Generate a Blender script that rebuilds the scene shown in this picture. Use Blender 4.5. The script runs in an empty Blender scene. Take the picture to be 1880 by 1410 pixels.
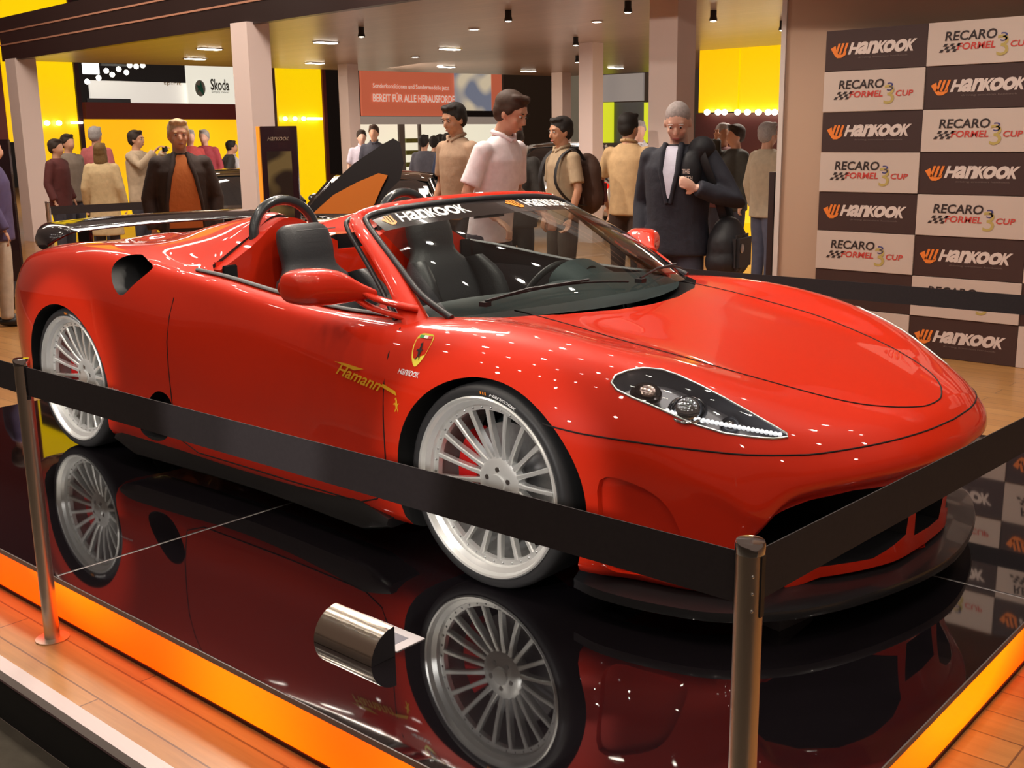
import bpy, bmesh, math, random
import numpy as np
from mathutils import Vector, Matrix
from mathutils.bvhtree import BVHTree

random.seed(7)
SC = bpy.context.scene
COL = SC.collection
PI = math.pi
V = Vector

# ------------------------------------------------------------------ camera
# world: platform top is z=0, x runs along the car to its nose, y to the car's left side
CAM = V((3.53, -3.335, 1.40))
CR = V((0.7510746, 0.66008118, -0.01340809))
CD = V((0.13454605, -0.17291274, -0.97570413))
CF = V((-0.64636236, 0.73102258, -0.21868168))
FPX = 2028.84
def at(u, v, depth):
    return CAM + depth * (CR * ((u - 940) / FPX) + CD * ((v - 705) / FPX) + CF)
def ray(u, v):
    return CR * ((u - 940) / FPX) + CD * ((v - 705) / FPX) + CF
def on_z(u, v, z):
    d = ray(u, v); return CAM + d * ((z - CAM.z) / d.z)
def on_y(u, v, y):
    d = ray(u, v); return CAM + d * ((y - CAM.y) / d.y)
def on_x(u, v, x):
    d = ray(u, v); return CAM + d * ((x - CAM.x) / d.x)
FLOOR = -0.165

# ------------------------------------------------------------------ materials
MATS = {}
def mat(name, color=(.5, .5, .5), rough=.5, metal=0., emit=None, estr=1., coat=0., coat_rough=.03, spec=.5, trans=0., ior=1.45, noise=0., nscale=20., bump=0., alpha=1., sheen=0.):
    if name in MATS: return MATS[name]
    m = bpy.data.materials.new(name); m.use_nodes = True
    nt = m.node_tree; b = nt.nodes['Principled BSDF']
    b.inputs['Base Color'].default_value = (*color, 1)
    b.inputs['Roughness'].default_value = rough
    b.inputs['Metallic'].default_value = metal
    b.inputs['Specular IOR Level'].default_value = spec
    b.inputs['IOR'].default_value = ior
    if coat: b.inputs['Coat Weight'].default_value = coat; b.inputs['Coat Roughness'].default_value = coat_rough
    if trans: b.inputs['Transmission Weight'].default_value = trans
    if sheen: b.inputs['Sheen Weight'].default_value = sheen
    if alpha < 1: b.inputs['Alpha'].default_value = alpha
    if emit:
        b.inputs['Emission Color'].default_value = (*emit, 1); b.inputs['Emission Strength'].default_value = estr
    if noise or bump:
        tc = nt.nodes.new('ShaderNodeTexCoord'); n = nt.nodes.new('ShaderNodeTexNoise')
        n.inputs['Scale'].default_value = nscale; n.inputs['Detail'].default_value = 4
        nt.links.new(tc.outputs['Object'], n.inputs['Vector'])
        if noise:
            mx = nt.nodes.new('ShaderNodeMix'); mx.data_type = 'RGBA'
            mx.inputs[6].default_value = (*[c * (1 - noise) for c in color], 1)
            mx.inputs[7].default_value = (*[min(1, c * (1 + noise)) for c in color], 1)
            nt.links.new(n.outputs['Fac'], mx.inputs[0]); nt.links.new(mx.outputs[2], b.inputs['Base Color'])
        if bump:
            bp = nt.nodes.new('ShaderNodeBump'); bp.inputs['Strength'].default_value = bump; bp.inputs['Distance'].default_value = .01
            nt.links.new(n.outputs['Fac'], bp.inputs['Height']); nt.links.new(bp.outputs['Normal'], b.inputs['Normal'])
    MATS[name] = m
    return m

# ------------------------------------------------------------------ objects
def tag(o, label=None, cat=None, group=None, kind=None):
    if label: o['label'] = label
    if cat: o['category'] = cat
    if group: o['group'] = group
    if kind: o['kind'] = kind
    return o
def empty(name, loc=(0, 0, 0), rz=0., label=None, cat=None, group=None):
    o = bpy.data.objects.new(name, None); COL.objects.link(o); o.location = loc; o.rotation_euler = (0, 0, rz)
    o.empty_display_size = .1
    return tag(o, label, cat, group)
def link_mesh(name, me, mats, parent=None, smooth=None):
    o = bpy.data.objects.new(name, me); COL.objects.link(o)
    if mats is not None:
        if not isinstance(mats, (list, tuple)): mats = [mats]
        idx = [p.material_index for p in me.polygons]
        me.materials.clear()
        for m in mats: me.materials.append(m)
        me.polygons.foreach_set('material_index', idx)
    if smooth is not None:
        for p in me.polygons: p.use_smooth = True
        if smooth < 180: me.set_sharp_from_angle(angle=math.radians(smooth))
    if parent: o.parent = parent
    return o
def copy_tree(o, parent=None):
    c = o.copy(); COL.objects.link(c)
    if parent is not None: c.parent = parent
    for ch in list(o.children): copy_tree(ch, c)
    return c

class MB:
    """collects shapes and links them as one mesh"""
    def __init__(s): s.v = []; s.f = []; s.m = []; s.cur = 0
    def mi(s, i): s.cur = i; return s
    def add(s, vs, fs):
        n = len(s.v); s.v += [tuple(x) for x in vs]; s.f += [tuple(i + n for i in f) for f in fs]; s.m += [s.cur] * len(fs); return s
    def box(s, c, d, M=None, bev=0.):
        x, y, z = [a / 2 for a in d]; c = V(c)
        if bev:
            bm = bmesh.new(); bmesh.ops.create_cube(bm, size=1)
            for v in bm.verts: v.co = V((v.co.x * d[0], v.co.y * d[1], v.co.z * d[2]))
            bmesh.ops.bevel(bm, geom=bm.edges[:], offset=min(bev, min(d) * .45), segments=2, affect='EDGES')
            vs = [v.co.copy() for v in bm.verts]; fs = [[v.index for v in f.verts] for f in bm.faces]; bm.free()
        else:
            vs = [V((a, b, e)) for e in (-z, z) for b in (-y, y) for a in (-x, x)]
            fs = [(0, 2, 3, 1), (4, 5, 7, 6), (0, 1, 5, 4), (2, 6, 7, 3), (0, 4, 6, 2), (1, 3, 7, 5)]
        if M is not None: vs = [M @ v for v in vs]
        return s.add([v + c for v in vs], fs)
    def tube(s, pts, r, n=10, closed=False, caps=True, flat=None):
        pts = [V(p) for p in pts]; k = len(pts)
        rs = r if isinstance(r, (list, tuple)) else [r] * k
        up = None; vs = []; 
        for i, p in enumerate(pts):
            if closed: t = (pts[(i + 1) % k] - pts[i - 1])
            else: t = pts[min(i + 1, k - 1)] - pts[max(i - 1, 0)]
            t.normalize()
            if up is None:
                up = V((0, 0, 1)) if abs(t.z) < .9 else V((1, 0, 0))
            a = up - t * up.dot(t)
            if a.length < 1e-6: a = t.orthogonal()
            a.normalize(); b = t.cross(a); up = a
            fx = flat or (1, 1)
            for j in range(n):
                an = 2 * PI * j / n
                vs.append(p + a * (math.cos(an) * rs[i] * fx[0]) + b * (math.sin(an) * rs[i] * fx[1]))
        fs = []
        m = k if closed else k - 1
        for i in range(m):
            for j in range(n):
                a0 = i * n + j; a1 = i * n + (j + 1) % n; b0 = ((i + 1) % k) * n + j; b1 = ((i + 1) % k) * n + (j + 1) % n
                fs.append((a0, a1, b1, b0))
        if caps and not closed:
            fs.append(tuple(range(n))[::-1]); fs.append(tuple(range((k - 1) * n, k * n)))
        return s.add(vs, fs)
    def cyl(s, a, b, r, n=20, r2=None): return s.tube([a, b], [r, r if r2 is None else r2], n)
    def lathe(s, prof, c=(0, 0, 0), axis='z', n=32, closed=False, caps=True):
        """prof: list of (radius, height)"""
        c = V(c); vs = []
        for (r, h) in prof:
            for j in range(n):
                a = 2 * PI * j / n; x, y = r * math.cos(a), r * math.sin(a)
                p = V((x, y, h)) if axis == 'z' else (V((x, h, y)) if axis == 'y' else V((h, x, y)))
                vs.append(p + c)
        fs = []; k = len(prof)
        for i in range(k if closed else k - 1):
            for j in range(n):
                i2 = (i + 1) % k
                fs.append((i * n + j, i * n + (j + 1) % n, i2 * n + (j + 1) % n, i2 * n + j))
        if not closed and caps:
            if prof[0][0] > 1e-5: fs.append(tuple(range(n))[::-1])
            if prof[-1][0] > 1e-5: fs.append(tuple(range((k - 1) * n, k * n)))
        return s.add(vs, fs)
    def prism(s, poly, off):
        """poly: list of 3d points, off: extrusion vector"""
        poly = [V(p) for p in poly]; off = V(off); n = len(poly)
        vs = poly + [p + off for p in poly]
        fs = [tuple(range(n))[::-1], tuple(range(n, 2 * n))] + [(i, (i + 1) % n, n + (i + 1) % n, n + i) for i in range(n)]
        return s.add(vs, fs)
    def ell(s, c, r, n=16, m=10, M=None):
        c = V(c); vs = []; 
        for i in range(m + 1):
            t = PI * i / m
            for j in range(n):
                a = 2 * PI * j / n
                p = V((r[0] * math.sin(t) * math.cos(a), r[1] * math.sin(t) * math.sin(a), r[2] * math.cos(t)))
                if M is not None: p = M @ p
                vs.append(p + c)
        fs = [(i * n + j, (i + 1) * n + j, (i + 1) * n + (j + 1) % n, i * n + (j + 1) % n) for i in range(m) for j in range(n)]
        return s.add(vs, fs)
    def grid(s, P, flip=False, wrap=False):
        nu = len(P); nv = len(P[0]); vs = [p for row in P for p in row]; fs = []
        for i in range(nu - 1):
            for j in range(nv if wrap else nv - 1):
                f = (i * nv + j, (i + 1) * nv + j, (i + 1) * nv + (j + 1) % nv, i * nv + (j + 1) % nv)
                fs.append(f[::-1] if flip else f)
        return s.add(vs, fs)
    def mesh(s, name):
        me = bpy.data.meshes.new(name); me.from_pydata(s.v, [], s.f)
        for p, i in zip(me.polygons, s.m): p.material_index = i
        bm = bmesh.new(); bm.from_mesh(me)
        bmesh.ops.remove_doubles(bm, verts=bm.verts[:], dist=1e-5)
        bmesh.ops.recalc_face_normals(bm, faces=bm.faces[:])
        bm.to_mesh(me); bm.free(); return me
    def build(s, name, mats, parent=None, smooth=35, loc=None):
        o = link_mesh(name, s.mesh(name), mats, parent, smooth)
        if loc is not None: o.location = loc
        return o

def catmull(P, t):
    """P: list of points, t in [0, n-1], interpolating"""
    n = len(P); i = min(int(t), n - 2); f = t - i
    p1, p2 = P[i], P[i + 1]; p0 = P[i - 1] if i > 0 else 2 * p1 - p2; p3 = P[i + 2] if i + 2 < n else 2 * p2 - p1
    return .5 * ((2 * p1) + (p2 - p0) * f + (2 * p0 - 5 * p1 + 4 * p2 - p3) * f * f + (3 * p1 - p0 - 3 * p2 + p3) * f ** 3)
def spline(pts, k=8):
    P = [V(p) for p in pts]; n = len(P)
    return [catmull(P, i / k) for i in range((n - 1) * k + 1)]
def spline_closed(pts, k=8):
    P = [V(p) for p in pts]; n = len(P); Q = [P[(i - 1) % n] for i in range(n + 3)]
    return [catmull(Q, 1 + i / k) for i in range(n * k)]
def pspline_arr(A, k):
    """dense Catmull-Rom along axis 0 of a numpy array"""
    n = A.shape[0]; E = np.concatenate([(2 * A[:1] - A[1:2]), A, (2 * A[-1:] - A[-2:-1])])
    out = []
    for i in range(n - 1):
        p0, p1, p2, p3 = E[i], E[i + 1], E[i + 2], E[i + 3]
        kk = k if isinstance(k, int) else k[i]
        for j in range(kk):
            f = j / kk
            out.append(.5 * ((2 * p1) + (p2 - p0) * f + (2 * p0 - 5 * p1 + 4 * p2 - p3) * f * f + (3 * p1 - p0 - 3 * p2 + p3) * f ** 3))
    out.append(A[-1]); return np.array(out)

def boolean(me, cutter_mb, mats, op='DIFFERENCE'):
    """boolean of mesh me with the shapes in cutter_mb, returns a new mesh; helpers are removed"""
    a = bpy.data.objects.new('a', me); COL.objects.link(a)
    cm = cutter_mb if isinstance(cutter_mb, bpy.types.Mesh) else cutter_mb.mesh('c')
    b = bpy.data.objects.new('b', cm); COL.objects.link(b)
    for q in (me, cm):
        idx = [p.material_index for p in q.polygons]
        q.materials.clear()
        for m in mats: q.materials.append(m)
        q.polygons.foreach_set('material_index', idx)
    md = a.modifiers.new('x', 'BOOLEAN'); md.object = b; md.operation = op; md.solver = 'EXACT'; md.material_mode = 'TRANSFER'
    dg = bpy.context.evaluated_depsgraph_get(); dg.update()
    r = bpy.data.meshes.new_from_object(a.evaluated_get(dg))
    bpy.data.objects.remove(a); bpy.data.objects.remove(b)
    return r

# ------------------------------------------------------------------ lettering
_font = None
def text_polys(s, bold=.0, shear=0., uniform=False, space=1.0):
    """returns (verts2d, faces) of the string in the built-in font, cap height about 1, starting at x=0"""
    vs_all = []; fs_all = []; x = 0.
    H = None
    def one(ch, bold=bold):
        cu = bpy.data.curves.new('t', 'FONT'); cu.body = ch; cu.size = 1.4; cu.offset = bold; cu.resolution_u = 3
        o = bpy.data.objects.new('t', cu); COL.objects.link(o)
        dg = bpy.context.evaluated_depsgraph_get(); dg.update()
        me = bpy.data.meshes.new_from_object(o.evaluated_get(dg))
        vs = [(v.co.x, v.co.y) for v in me.vertices]; fs = [tuple(p.vertices) for p in me.polygons]
        bpy.data.objects.remove(o); bpy.data.meshes.remove(me); return vs, fs
    if not uniform:
        vs, fs = one(s); return [(a + shear * b, b) for a, b in vs], fs
    for ch in s:
        if ch == ' ': x += .5; continue
        b0 = bold; bold_ = bold
        vs0, _ = one(ch, 0.); vs, fs = one(ch)
        y0 = min(b for a, b in vs0); y1 = max(b for a, b in vs0); x0 = min(a for a, b in vs0); x1 = max(a for a, b in vs0)
        vs = [(min(max(a, x0 - bold), x1 + bold), min(max(b, y0 - bold), y1 + bold)) for a, b in vs]
        k = 1. / (y1 - y0); kx = max(1., k * .92) if ch != 'K' else .84
        vs = [((a - x0) * kx, (b - y0) * k) for a, b in vs]
        n = len(vs_all); vs_all += [(a + x + shear * b, b) for a, b in vs]; fs_all += [tuple(i + n for i in f) for f in fs]
        x += (x1 - x0) * kx + (.12 if ch != 'K' else -.07) * space
    return vs_all, fs_all
def fit_text(s, w, h, **k):
    """text scaled into a w x h box with its centre at 0"""
    vs, fs = text_polys(s, **k)
    x0 = min(a for a, b in vs); x1 = max(a for a, b in vs); y0 = min(b for a, b in vs); y1 = max(b for a, b in vs)
    return [((a - x0) / (x1 - x0) * w - w / 2, (b - y0) / (y1 - y0) * h - h / 2) for a, b in vs], fs
def put_flat(mb, polys, o, ex, ey, depth=None):
    """adds 2d polys to mb in the frame origin o, axes ex, ey"""
    vs, fs = polys; o = V(o); ex = V(ex); ey = V(ey)
    mb.add([o + ex * a + ey * b for a, b in vs], fs)
# ------------------------------------------------------------------ car body surface
RED = mat('red_clearcoat_paint', (.68, .026, .006), rough=.42, coat=1., coat_rough=.012, spec=.15)
BLK = mat('black_satin', (.012, .012, .014), rough=.45)
BLKG = mat('black_gloss', (.01, .01, .012), rough=.08, coat=1.)
WELL = mat('wheel_well_black', (.008, .008, .008), rough=.9)

# half cross-sections: (x, y, z) of 12 lines from the centre top round to the centre bottom
def S(x, top, side):
    """top: z at y=0,.25,.42,.60 then side: (y,z) pairs of lines 4..9"""
    ys = (0, .25, .42, .60)
    r = [(x, ys[i], top[i]) if not isinstance(top[i], tuple) else (x,) + top[i] for i in range(4)]
    r += [(x, a, b) for a, b in side]
    r += [(x, side[-1][0] * .66, side[-1][1] - .012), (x, 0, side[-1][1] - .012)]
    return r
SECT = [
 S(-2.17, (.80, .80, .80, (.50, .795)), ((.58, .785), (.64, .75), (.68, .68), (.70, .58), (.70, .42), (.68, .28))),
 S(-2.13, (.835, .835, .835, (.53, .83)), ((.62, .82), (.69, .785), (.735, .70), (.76, .59), (.76, .41), (.73, .26))),
 S(-2.03, (.865, .865, .865, (.56, .86)), ((.66, .85), (.75, .815), (.805, .73), (.83, .61), (.83, .40), (.80, .23))),
 S(-1.85, (.885, .89, .895, .895), ((.71, .89), (.82, .855), (.88, .765), (.91, .63), (.905, .385), (.875, .19))),
 S(-1.6, (.905, .91, .92, .925), ((.74, .925), (.855, .89), (.925, .79), (.95, .63), (.945, .365), (.92, .16))),
 S(-1.3, (.92, .93, .965, .945), ((.75, .945), (.87, .915), (.94, .81), (.965, .63), (.96, .36), (.935, .14))),
 S(-1.05, (.93, (.22, .935), (.39, .985), (.58, .955)), ((.745, .945), (.87, .92), (.94, .82), (.965, .64), (.96, .37), (.935, .13))),
 S(-.8, (.935, (.21, .955), (.385, 1.035), (.56, .985)), ((.73, .93), (.862, .905), (.93, .80), (.955, .64), (.955, .37), (.93, .125))),
 S(-.55, (.94, (.20, .985), (.38, 1.075), (.545, 1.01)), ((.735, .905), (.858, .875), (.91, .775), (.935, .63), (.94, .37), (.92, .12))),
 S(-.42, (.94, (.20, 1.0), (.38, 1.085), (.54, 1.0)), ((.76, .892), (.862, .862), (.905, .765), (.928, .625), (.932, .365), (.915, .12))),
 S(-.2, (.93, .94, .95, .92), ((.79, .868), (.872, .838), (.902, .745), (.918, .62), (.927, .365), (.912, .12))),
 S(.1, (.90, .90, .89, .88), ((.79, .835), (.868, .808), (.90, .73), (.914, .61), (.923, .36), (.91, .12))),
 S(.4, (.88, .88, .87, .86), ((.78, .812), (.862, .787), (.902, .715), (.922, .60), (.928, .36), (.912, .12))),
 S(.7, (.86, .86, .85, .83), ((.765, .802), (.853, .778), (.907, .705), (.938, .585), (.942, .36), (.915, .125))),
 S(.92, (.845, .84, .83, .81), ((.74, .805), (.842, .782), (.908, .70), (.944, .575), (.945, .36), (.917, .13))),
 S(1.1, (.825, .822, .815, .805), ((.73, .812), (.84, .782), (.91, .695), (.948, .57), (.946, .36), (.918, .135))),
 S(1.3, (.79, .788, .785, .793), ((.72, .808), (.835, .775), (.912, .685), (.950, .56), (.947, .36), (.92, .14))),
 S(1.5, (.752, .750, .75, .772), ((.72, .787), (.83, .75), (.902, .66), (.940, .545), (.935, .35), (.905, .14))),
 [(1.78,0,.705),(1.78,.25,.705),(1.765,.43,.712),(1.74,.585,.742),(1.71,.71,.748),(1.68,.808,.712),(1.665,.875,.62),(1.66,.910,.50),(1.655,.91,.32),(1.655,.885,.13),(1.66,.58,.118),(1.66,0,.118)],
 [(2.03,0,.66),(2.025,.24,.66),(2.0,.42,.665),(1.96,.56,.682),(1.92,.67,.682),(1.87,.758,.648),(1.83,.825,.57),(1.81,.86,.46),(1.79,.865,.30),(1.78,.845,.125),(1.82,.55,.115),(1.85,0,.115)],
 [(2.22,0,.613),(2.21,.22,.612),(2.175,.40,.610),(2.12,.54,.612),(2.06,.64,.607),(2.0,.725,.575),(1.95,.79,.505),(1.93,.82,.41),(1.91,.83,.28),(1.90,.82,.122),(1.95,.5,.113),(2.05,0,.113)],
 [(2.34,0,.570),(2.325,.2,.569),(2.28,.38,.565),(2.215,.52,.560),(2.15,.62,.548),(2.09,.70,.515),(2.045,.755,.45),(2.02,.78,.37),(2.0,.79,.25),(2.0,.785,.12),(2.05,.47,.112),(2.2,0,.112)],
 [(2.405,0,.51),(2.39,.2,.51),(2.345,.37,.505),(2.28,.505,.495),(2.21,.605,.483),(2.15,.675,.455),(2.10,.73,.405),(2.08,.752,.335),(2.06,.762,.225),(2.06,.76,.12),(2.12,.45,.112),(2.3,0,.112)],
 [(2.42,0,.468),(2.405,.2,.468),(2.36,.365,.463),(2.30,.49,.455),(2.235,.585,.443),(2.175,.655,.418),(2.13,.705,.375),(2.105,.73,.31),(2.09,.74,.21),(2.09,.74,.12),(2.14,.44,.112),(2.31,0,.112)],
 [(2.41,0,.448),(2.395,.2,.448),(2.35,.36,.443),(2.29,.482,.435),(2.225,.575,.423),(2.168,.645,.398),(2.125,.695,.355),(2.102,.722,.29),(2.088,.735,.20),(2.088,.735,.12),(2.14,.44,.112),(2.32,0,.112)],
 [(2.39,0,.40),(2.375,.2,.40),(2.33,.355,.395),(2.27,.47,.387),(2.21,.56,.377),(2.155,.63,.352),(2.118,.68,.315),(2.098,.71,.26),(2.09,.725,.185),(2.09,.725,.12),(2.15,.43,.112),(2.33,0,.112)],
 [(2.372,0,.30),(2.357,.2,.30),(2.317,.34,.298),(2.262,.45,.292),(2.215,.53,.285),(2.17,.598,.265),(2.14,.645,.235),(2.125,.668,.20),(2.12,.678,.155),(2.12,.676,.12),(2.18,.41,.112),(2.33,0,.112)],
 [(2.362,0,.19),(2.347,.2,.19),(2.31,.32,.19),(2.262,.425,.185),(2.222,.50,.18),(2.185,.56,.17),(2.165,.60,.155),(2.155,.62,.145),(2.15,.63,.13),(2.15,.63,.12),(2.19,.39,.112),(2.33,0,.112)],
 [(2.355,0,.125),(2.345,.19,.125),(2.31,.31,.125),(2.265,.41,.125),(2.225,.48,.125),(2.195,.54,.124),(2.175,.58,.122),(2.17,.595,.12),(2.165,.60,.118),(2.165,.60,.116),(2.19,.37,.112),(2.32,0,.112)],
]
for _k, (_dx, _sy) in enumerate(((-.022, .985), (-.034, .975), (-.036, .972), (-.036, .972))):
    SECT[-4 + _k] = [(x + _dx, y * _sy, z) for x, y, z in SECT[-4 + _k]]
for _q in SECT:
    if _q[0][0] > 1.7:
        _w = min(1., (_q[0][0] - 1.6) / .5)
        for _j, _d in ((7, .014), (8, .024), (9, .026)):
            x, y, z = _q[_j]; _q[_j] = (x - .008 * _w, y - _d * _w, z)
        x, y, z = _q[6]; _q[6] = (x, y, z - .02 * _w)
def body_mesh(sect=SECT, ku=6, kv=5, scale=(1, 1, 1), close_front=True):
    A = np.array(sect, float)
    A = pspline_arr(A, ku)
    B = pspline_arr(A.transpose(1, 0, 2), kv).transpose(1, 0, 2)     # dense half grid
    B[:, 0, 1] = 0; B[:, -1, 1] = 0
    B[:, :, 1] = np.maximum(B[:, :, 1], 0)
    nu, nv = B.shape[:2]
    full = np.concatenate([B, (B * [1, -1, 1])[:, -2:0:-1]], axis=1) * np.array(scale)
    n = full.shape[1]
    mb = MB(); vs = [tuple(p) for row in full for p in row]; fs = []
    for i in range(nu - 1):
        for j in range(n):
            fs.append((i * n + j, i * n + (j + 1) % n, (i + 1) * n + (j + 1) % n, (i + 1) * n + j))
    fs.append(tuple(range(n))[::-1]); fs.append(tuple(range((nu - 1) * n, nu * n)))
    mb.add(vs, fs)
    return mb.mesh('body')

car = empty('sports_car', (0, 0, 0), 0, 'glossy red open-top sports car with silver multi-spoke wheels on the black mirror platform', 'car')
bm0 = body_mesh()
BODY_BVH_SRC = bm0.copy()
_b = bmesh.new(); _b.from_mesh(BODY_BVH_SRC); BVH = BVHTree.FromBMesh(_b); _b.free()
def hit(o, d):
    h = BVH.ray_cast(V(o), V(d).normalized()); return h[0], h[1]
def drop(x, y):                      # on the surface from above
    h = BVH.ray_cast(V((x, y, 3)), V((0, 0, -1))); return h[0], h[1]
def side(x, z, s=-1):                # on the surface from the side
    h = BVH.ray_cast(V((x, s * 3, z)), V((0, -s, 0))); return h[0], h[1]

WXF, WXR, WR = 1.282, -1.318, .33
mats_body = [RED, WELL, BLK]
# wheel wells
cut = MB().mi(1)
for wx, ry, rz in ((WXF, .378, .350), (WXR, .378, .352)):
    for s in (-1, 1):
        n = 72
        prof = []
        for i in range(n):
            a = 2 * PI * i / n
            r = 1.0
            z = WR + rz * math.sin(a)
            if math.sin(a) < 0: z = WR + rz * 1.3 * math.sin(a)
            prof.append(V((wx + ry * math.cos(a), s * .52, z)))
        cut.prism(prof, (0, s * .6, 0))
bm1 = boolean(bm0, cut, mats_body)
# cockpit opening
cut = MB().mi(2)
half = [(1.27, 0), (1.25, .2), (1.185, .42), (1.08, .60), (.97, .69), (.80, .765), (.4, .79), (.0, .80), (-.3, .80), (-.40, .74), (-.42, .60), (-.42, .30), (-.42, .12), (-.62, .10), (-.62, 0)]
poly = [V((x, -y, .22)) for x, y in half] + [V((x, y, .22)) for x, y in half[-2:0:-1]]
cut.prism(poly, (0, 0, 1.5))
bm1 = boolean(bm1, cut, mats_body)
# upper side air intakes, cut slanting into the haunches
cut = MB().mi(2)
for s in (-1, 1):
    pts = spline_closed([(-.905, s * .70, .89), (-.87, s * .70, .922), (-.79, s * .70, .918), (-.67, s * .70, .893), (-.655, s * .70, .87), (-.72, s * .70, .815), (-.785, s * .70, .765), (-.84, s * .70, .785), (-.89, s * .70, .84)], 4)
    cut.prism(pts, (0, s * .35, 0))
# lower side intakes before the rear wheels
    pts = spline_closed([(-.50, s * .86, .37), (-.46, s * .86, .30), (-.50, s * .86, .20), (-.60, s * .86, .16), (-.70, s * .86, .19), (-.66, s * .86, .30), (-.58, s * .86, .375)], 4)
    cut.prism(pts, (0, s * .2, 0))
# scallops ahead of the front wheels
def recess(outline, s, depth):
    n = len(outline); cx = sum(p[0] for p in outline) / n; cz = sum(p[1] for p in outline) / n
    outer = [V((x, s * 1.2, z)) for x, z in outline]; rows = [outer]
    for k in (1., .75, .5, .25, .02):
        row = []
        for x, z in outline:
            px, pz = cx + (x - cx) * k, cz + (z - cz) * k; h = side(px, pz, s)[0]
            row.append(V((px, (h.y if h else s * .8) - s * depth, pz)))
        rows.append(row)
    q = MB().mi(0); q.grid(rows, wrap=True); q.add(rows[0], [tuple(range(n))]); q.add(rows[-1], [tuple(range(n))]); return q
for s in (-1, 1):
    ol = [(p.x, p.y) for p in spline_closed([V((1.70, .43, 0)), V((1.80, .425, 0)), V((1.885, .37, 0)), V((1.93, .26, 0)), V((1.945, .165, 0)), V((1.82, .15, 0)), V((1.72, .155, 0)), V((1.70, .26, 0))], 4)]
    bm1 = boolean(bm1, recess(ol, s, .022), mats_body)
# front lower grilles
for s in (-1, 1):
    pts = [(1.9, s * .16, .20), (1.9, s * .16, .34), (1.9, s * .22, .375), (1.9, s * .32, .398), (1.9, s * .45, .405), (1.9, s * .56, .388), (1.9, s * .64, .35), (1.9, s * .685, .29), (1.9, s * .665, .22), (1.9, s * .60, .165), (1.9, s * .3, .155)]
    cut.prism(pts, (.8, 0, 0))
cut.prism([(1.9, -.10, .18), (1.9, .10, .18), (1.9, .12, .30), (1.9, -.12, .30)], (.8, 0, 0))
bm1 = boolean(bm1, cut, mats_body)
# headlight pockets: outline read off the surface of the near side, mirrored to the far side
HLPX = [(1122,703),(1130,690),(1152,681),(1182,676),(1215,679),(1245,689),(1282,706),(1330,731),(1380,759),(1420,782),(1444,796),(1446,803),(1420,806),(1380,803),(1330,796),(1280,781),(1240,764),(1200,746),(1160,730),(1132,716)]
HL3 = []
for u, v in HLPX:
    h = hit(CAM, ray(u, v))[0]
    HL3.append(h)
HLC = sum(HL3, V()) / len(HL3)
HLN = hit(HLC + V((.1, -.15, .5)), V((-.1, .15, -.5)))[1]
HLD = -(V((.25, -.45, .85)).normalized())          # looking direction into the lamp
def mirror(p, s): return V((p[0], p[1] * (-s), p[2])) if s > 0 else V(p)
def inset(pts, k, c=None):
    c = c or sum(pts, V()) / len(pts)
    return [c + (p - c) * k for p in pts]
LAMPW = mat('lamp_housing_grey', (.30, .30, .33), rough=.35, metal=.35)
mats_body = [RED, WELL, BLK, LAMPW]
for s in (-1, 1):
    cut = MB().mi(3)
    o = [mirror(p, s) for p in HL3]; d = mirror(HLD, s)
    cut.prism([p - d * .12 for p in o], d * .20)
    bm1 = boolean(bm1, cut, mats_body)

# the lid, the doors and the front bumper are pieces of their own
hood_half = [(1.20, 0), (1.18, .2), (1.13, .40), (1.04, .50), (1.3, .505), (1.6, .49), (1.85, .44), (2.05, .37), (2.18, .29), (2.26, .19), (2.305, .08), (2.315, 0)]
hp = spline([V((x, y, 0)) for x, y in hood_half[3:]], 4)
hood_poly = [(1.10, 0), (1.10, .2), (1.06, .40)] + [(p.x, p.y) for p in hp]
def prism_top(half, z0, z1):
    pl = [V((x, -y, z0)) for x, y in half] + [V((x, y, z0)) for x, y in half[-2:0:-1]]
    return MB().mi(0).prism(pl, (0, 0, z1 - z0)).mesh('c')
DOORPX = [(.835, .95), (.835, .80), (.845, .56), (.845, .33), (.80, .20), (.70, .165), (-.30, .160), (-.42, .20), (-.47, .35), (-.475, .6), (-.445, .80), (-.415, .95)]
def prism_side(poly, y0, y1):
    return MB().mi(0).prism([V((x, y0, z)) for x, z in poly], (0, y1 - y0, 0)).mesh('c')
BUMPLINE = [(1.40, .60), (1.46, .585), (1.63, .562), (1.85, .545), (2.05, .532), (2.2, .528), (2.36, .540), (2.6, .55)]
def split(me, cm):
    part = boolean(me.copy(), cm.copy(), mats_body, 'INTERSECT')
    rest = boolean(me, cm, mats_body, 'DIFFERENCE')
    return rest, part
bm1, m_hood = split(bm1, prism_top(hood_poly, .50, 1.6))
bm1, m_bump = split(bm1, prism_side(BUMPLINE + [(2.6, 0.), (1.40, 0.)], -1.2, 1.2))
bm1, m_doorR = split(bm1, prism_side(DOORPX, -1.2, -.765))
bm1, m_doorL = split(bm1, prism_side(DOORPX, .765, 1.2))
body = link_mesh('body', bm1, None, car, 38)
hood = link_mesh('hood', m_hood, None, car, 38)
bump = link_mesh('front_bumper', m_bump, None, car, 38)
door_r = link_mesh('door', m_doorR, None, car, 38)
door_l = link_mesh('door', m_doorL, None, car, 38)

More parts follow.
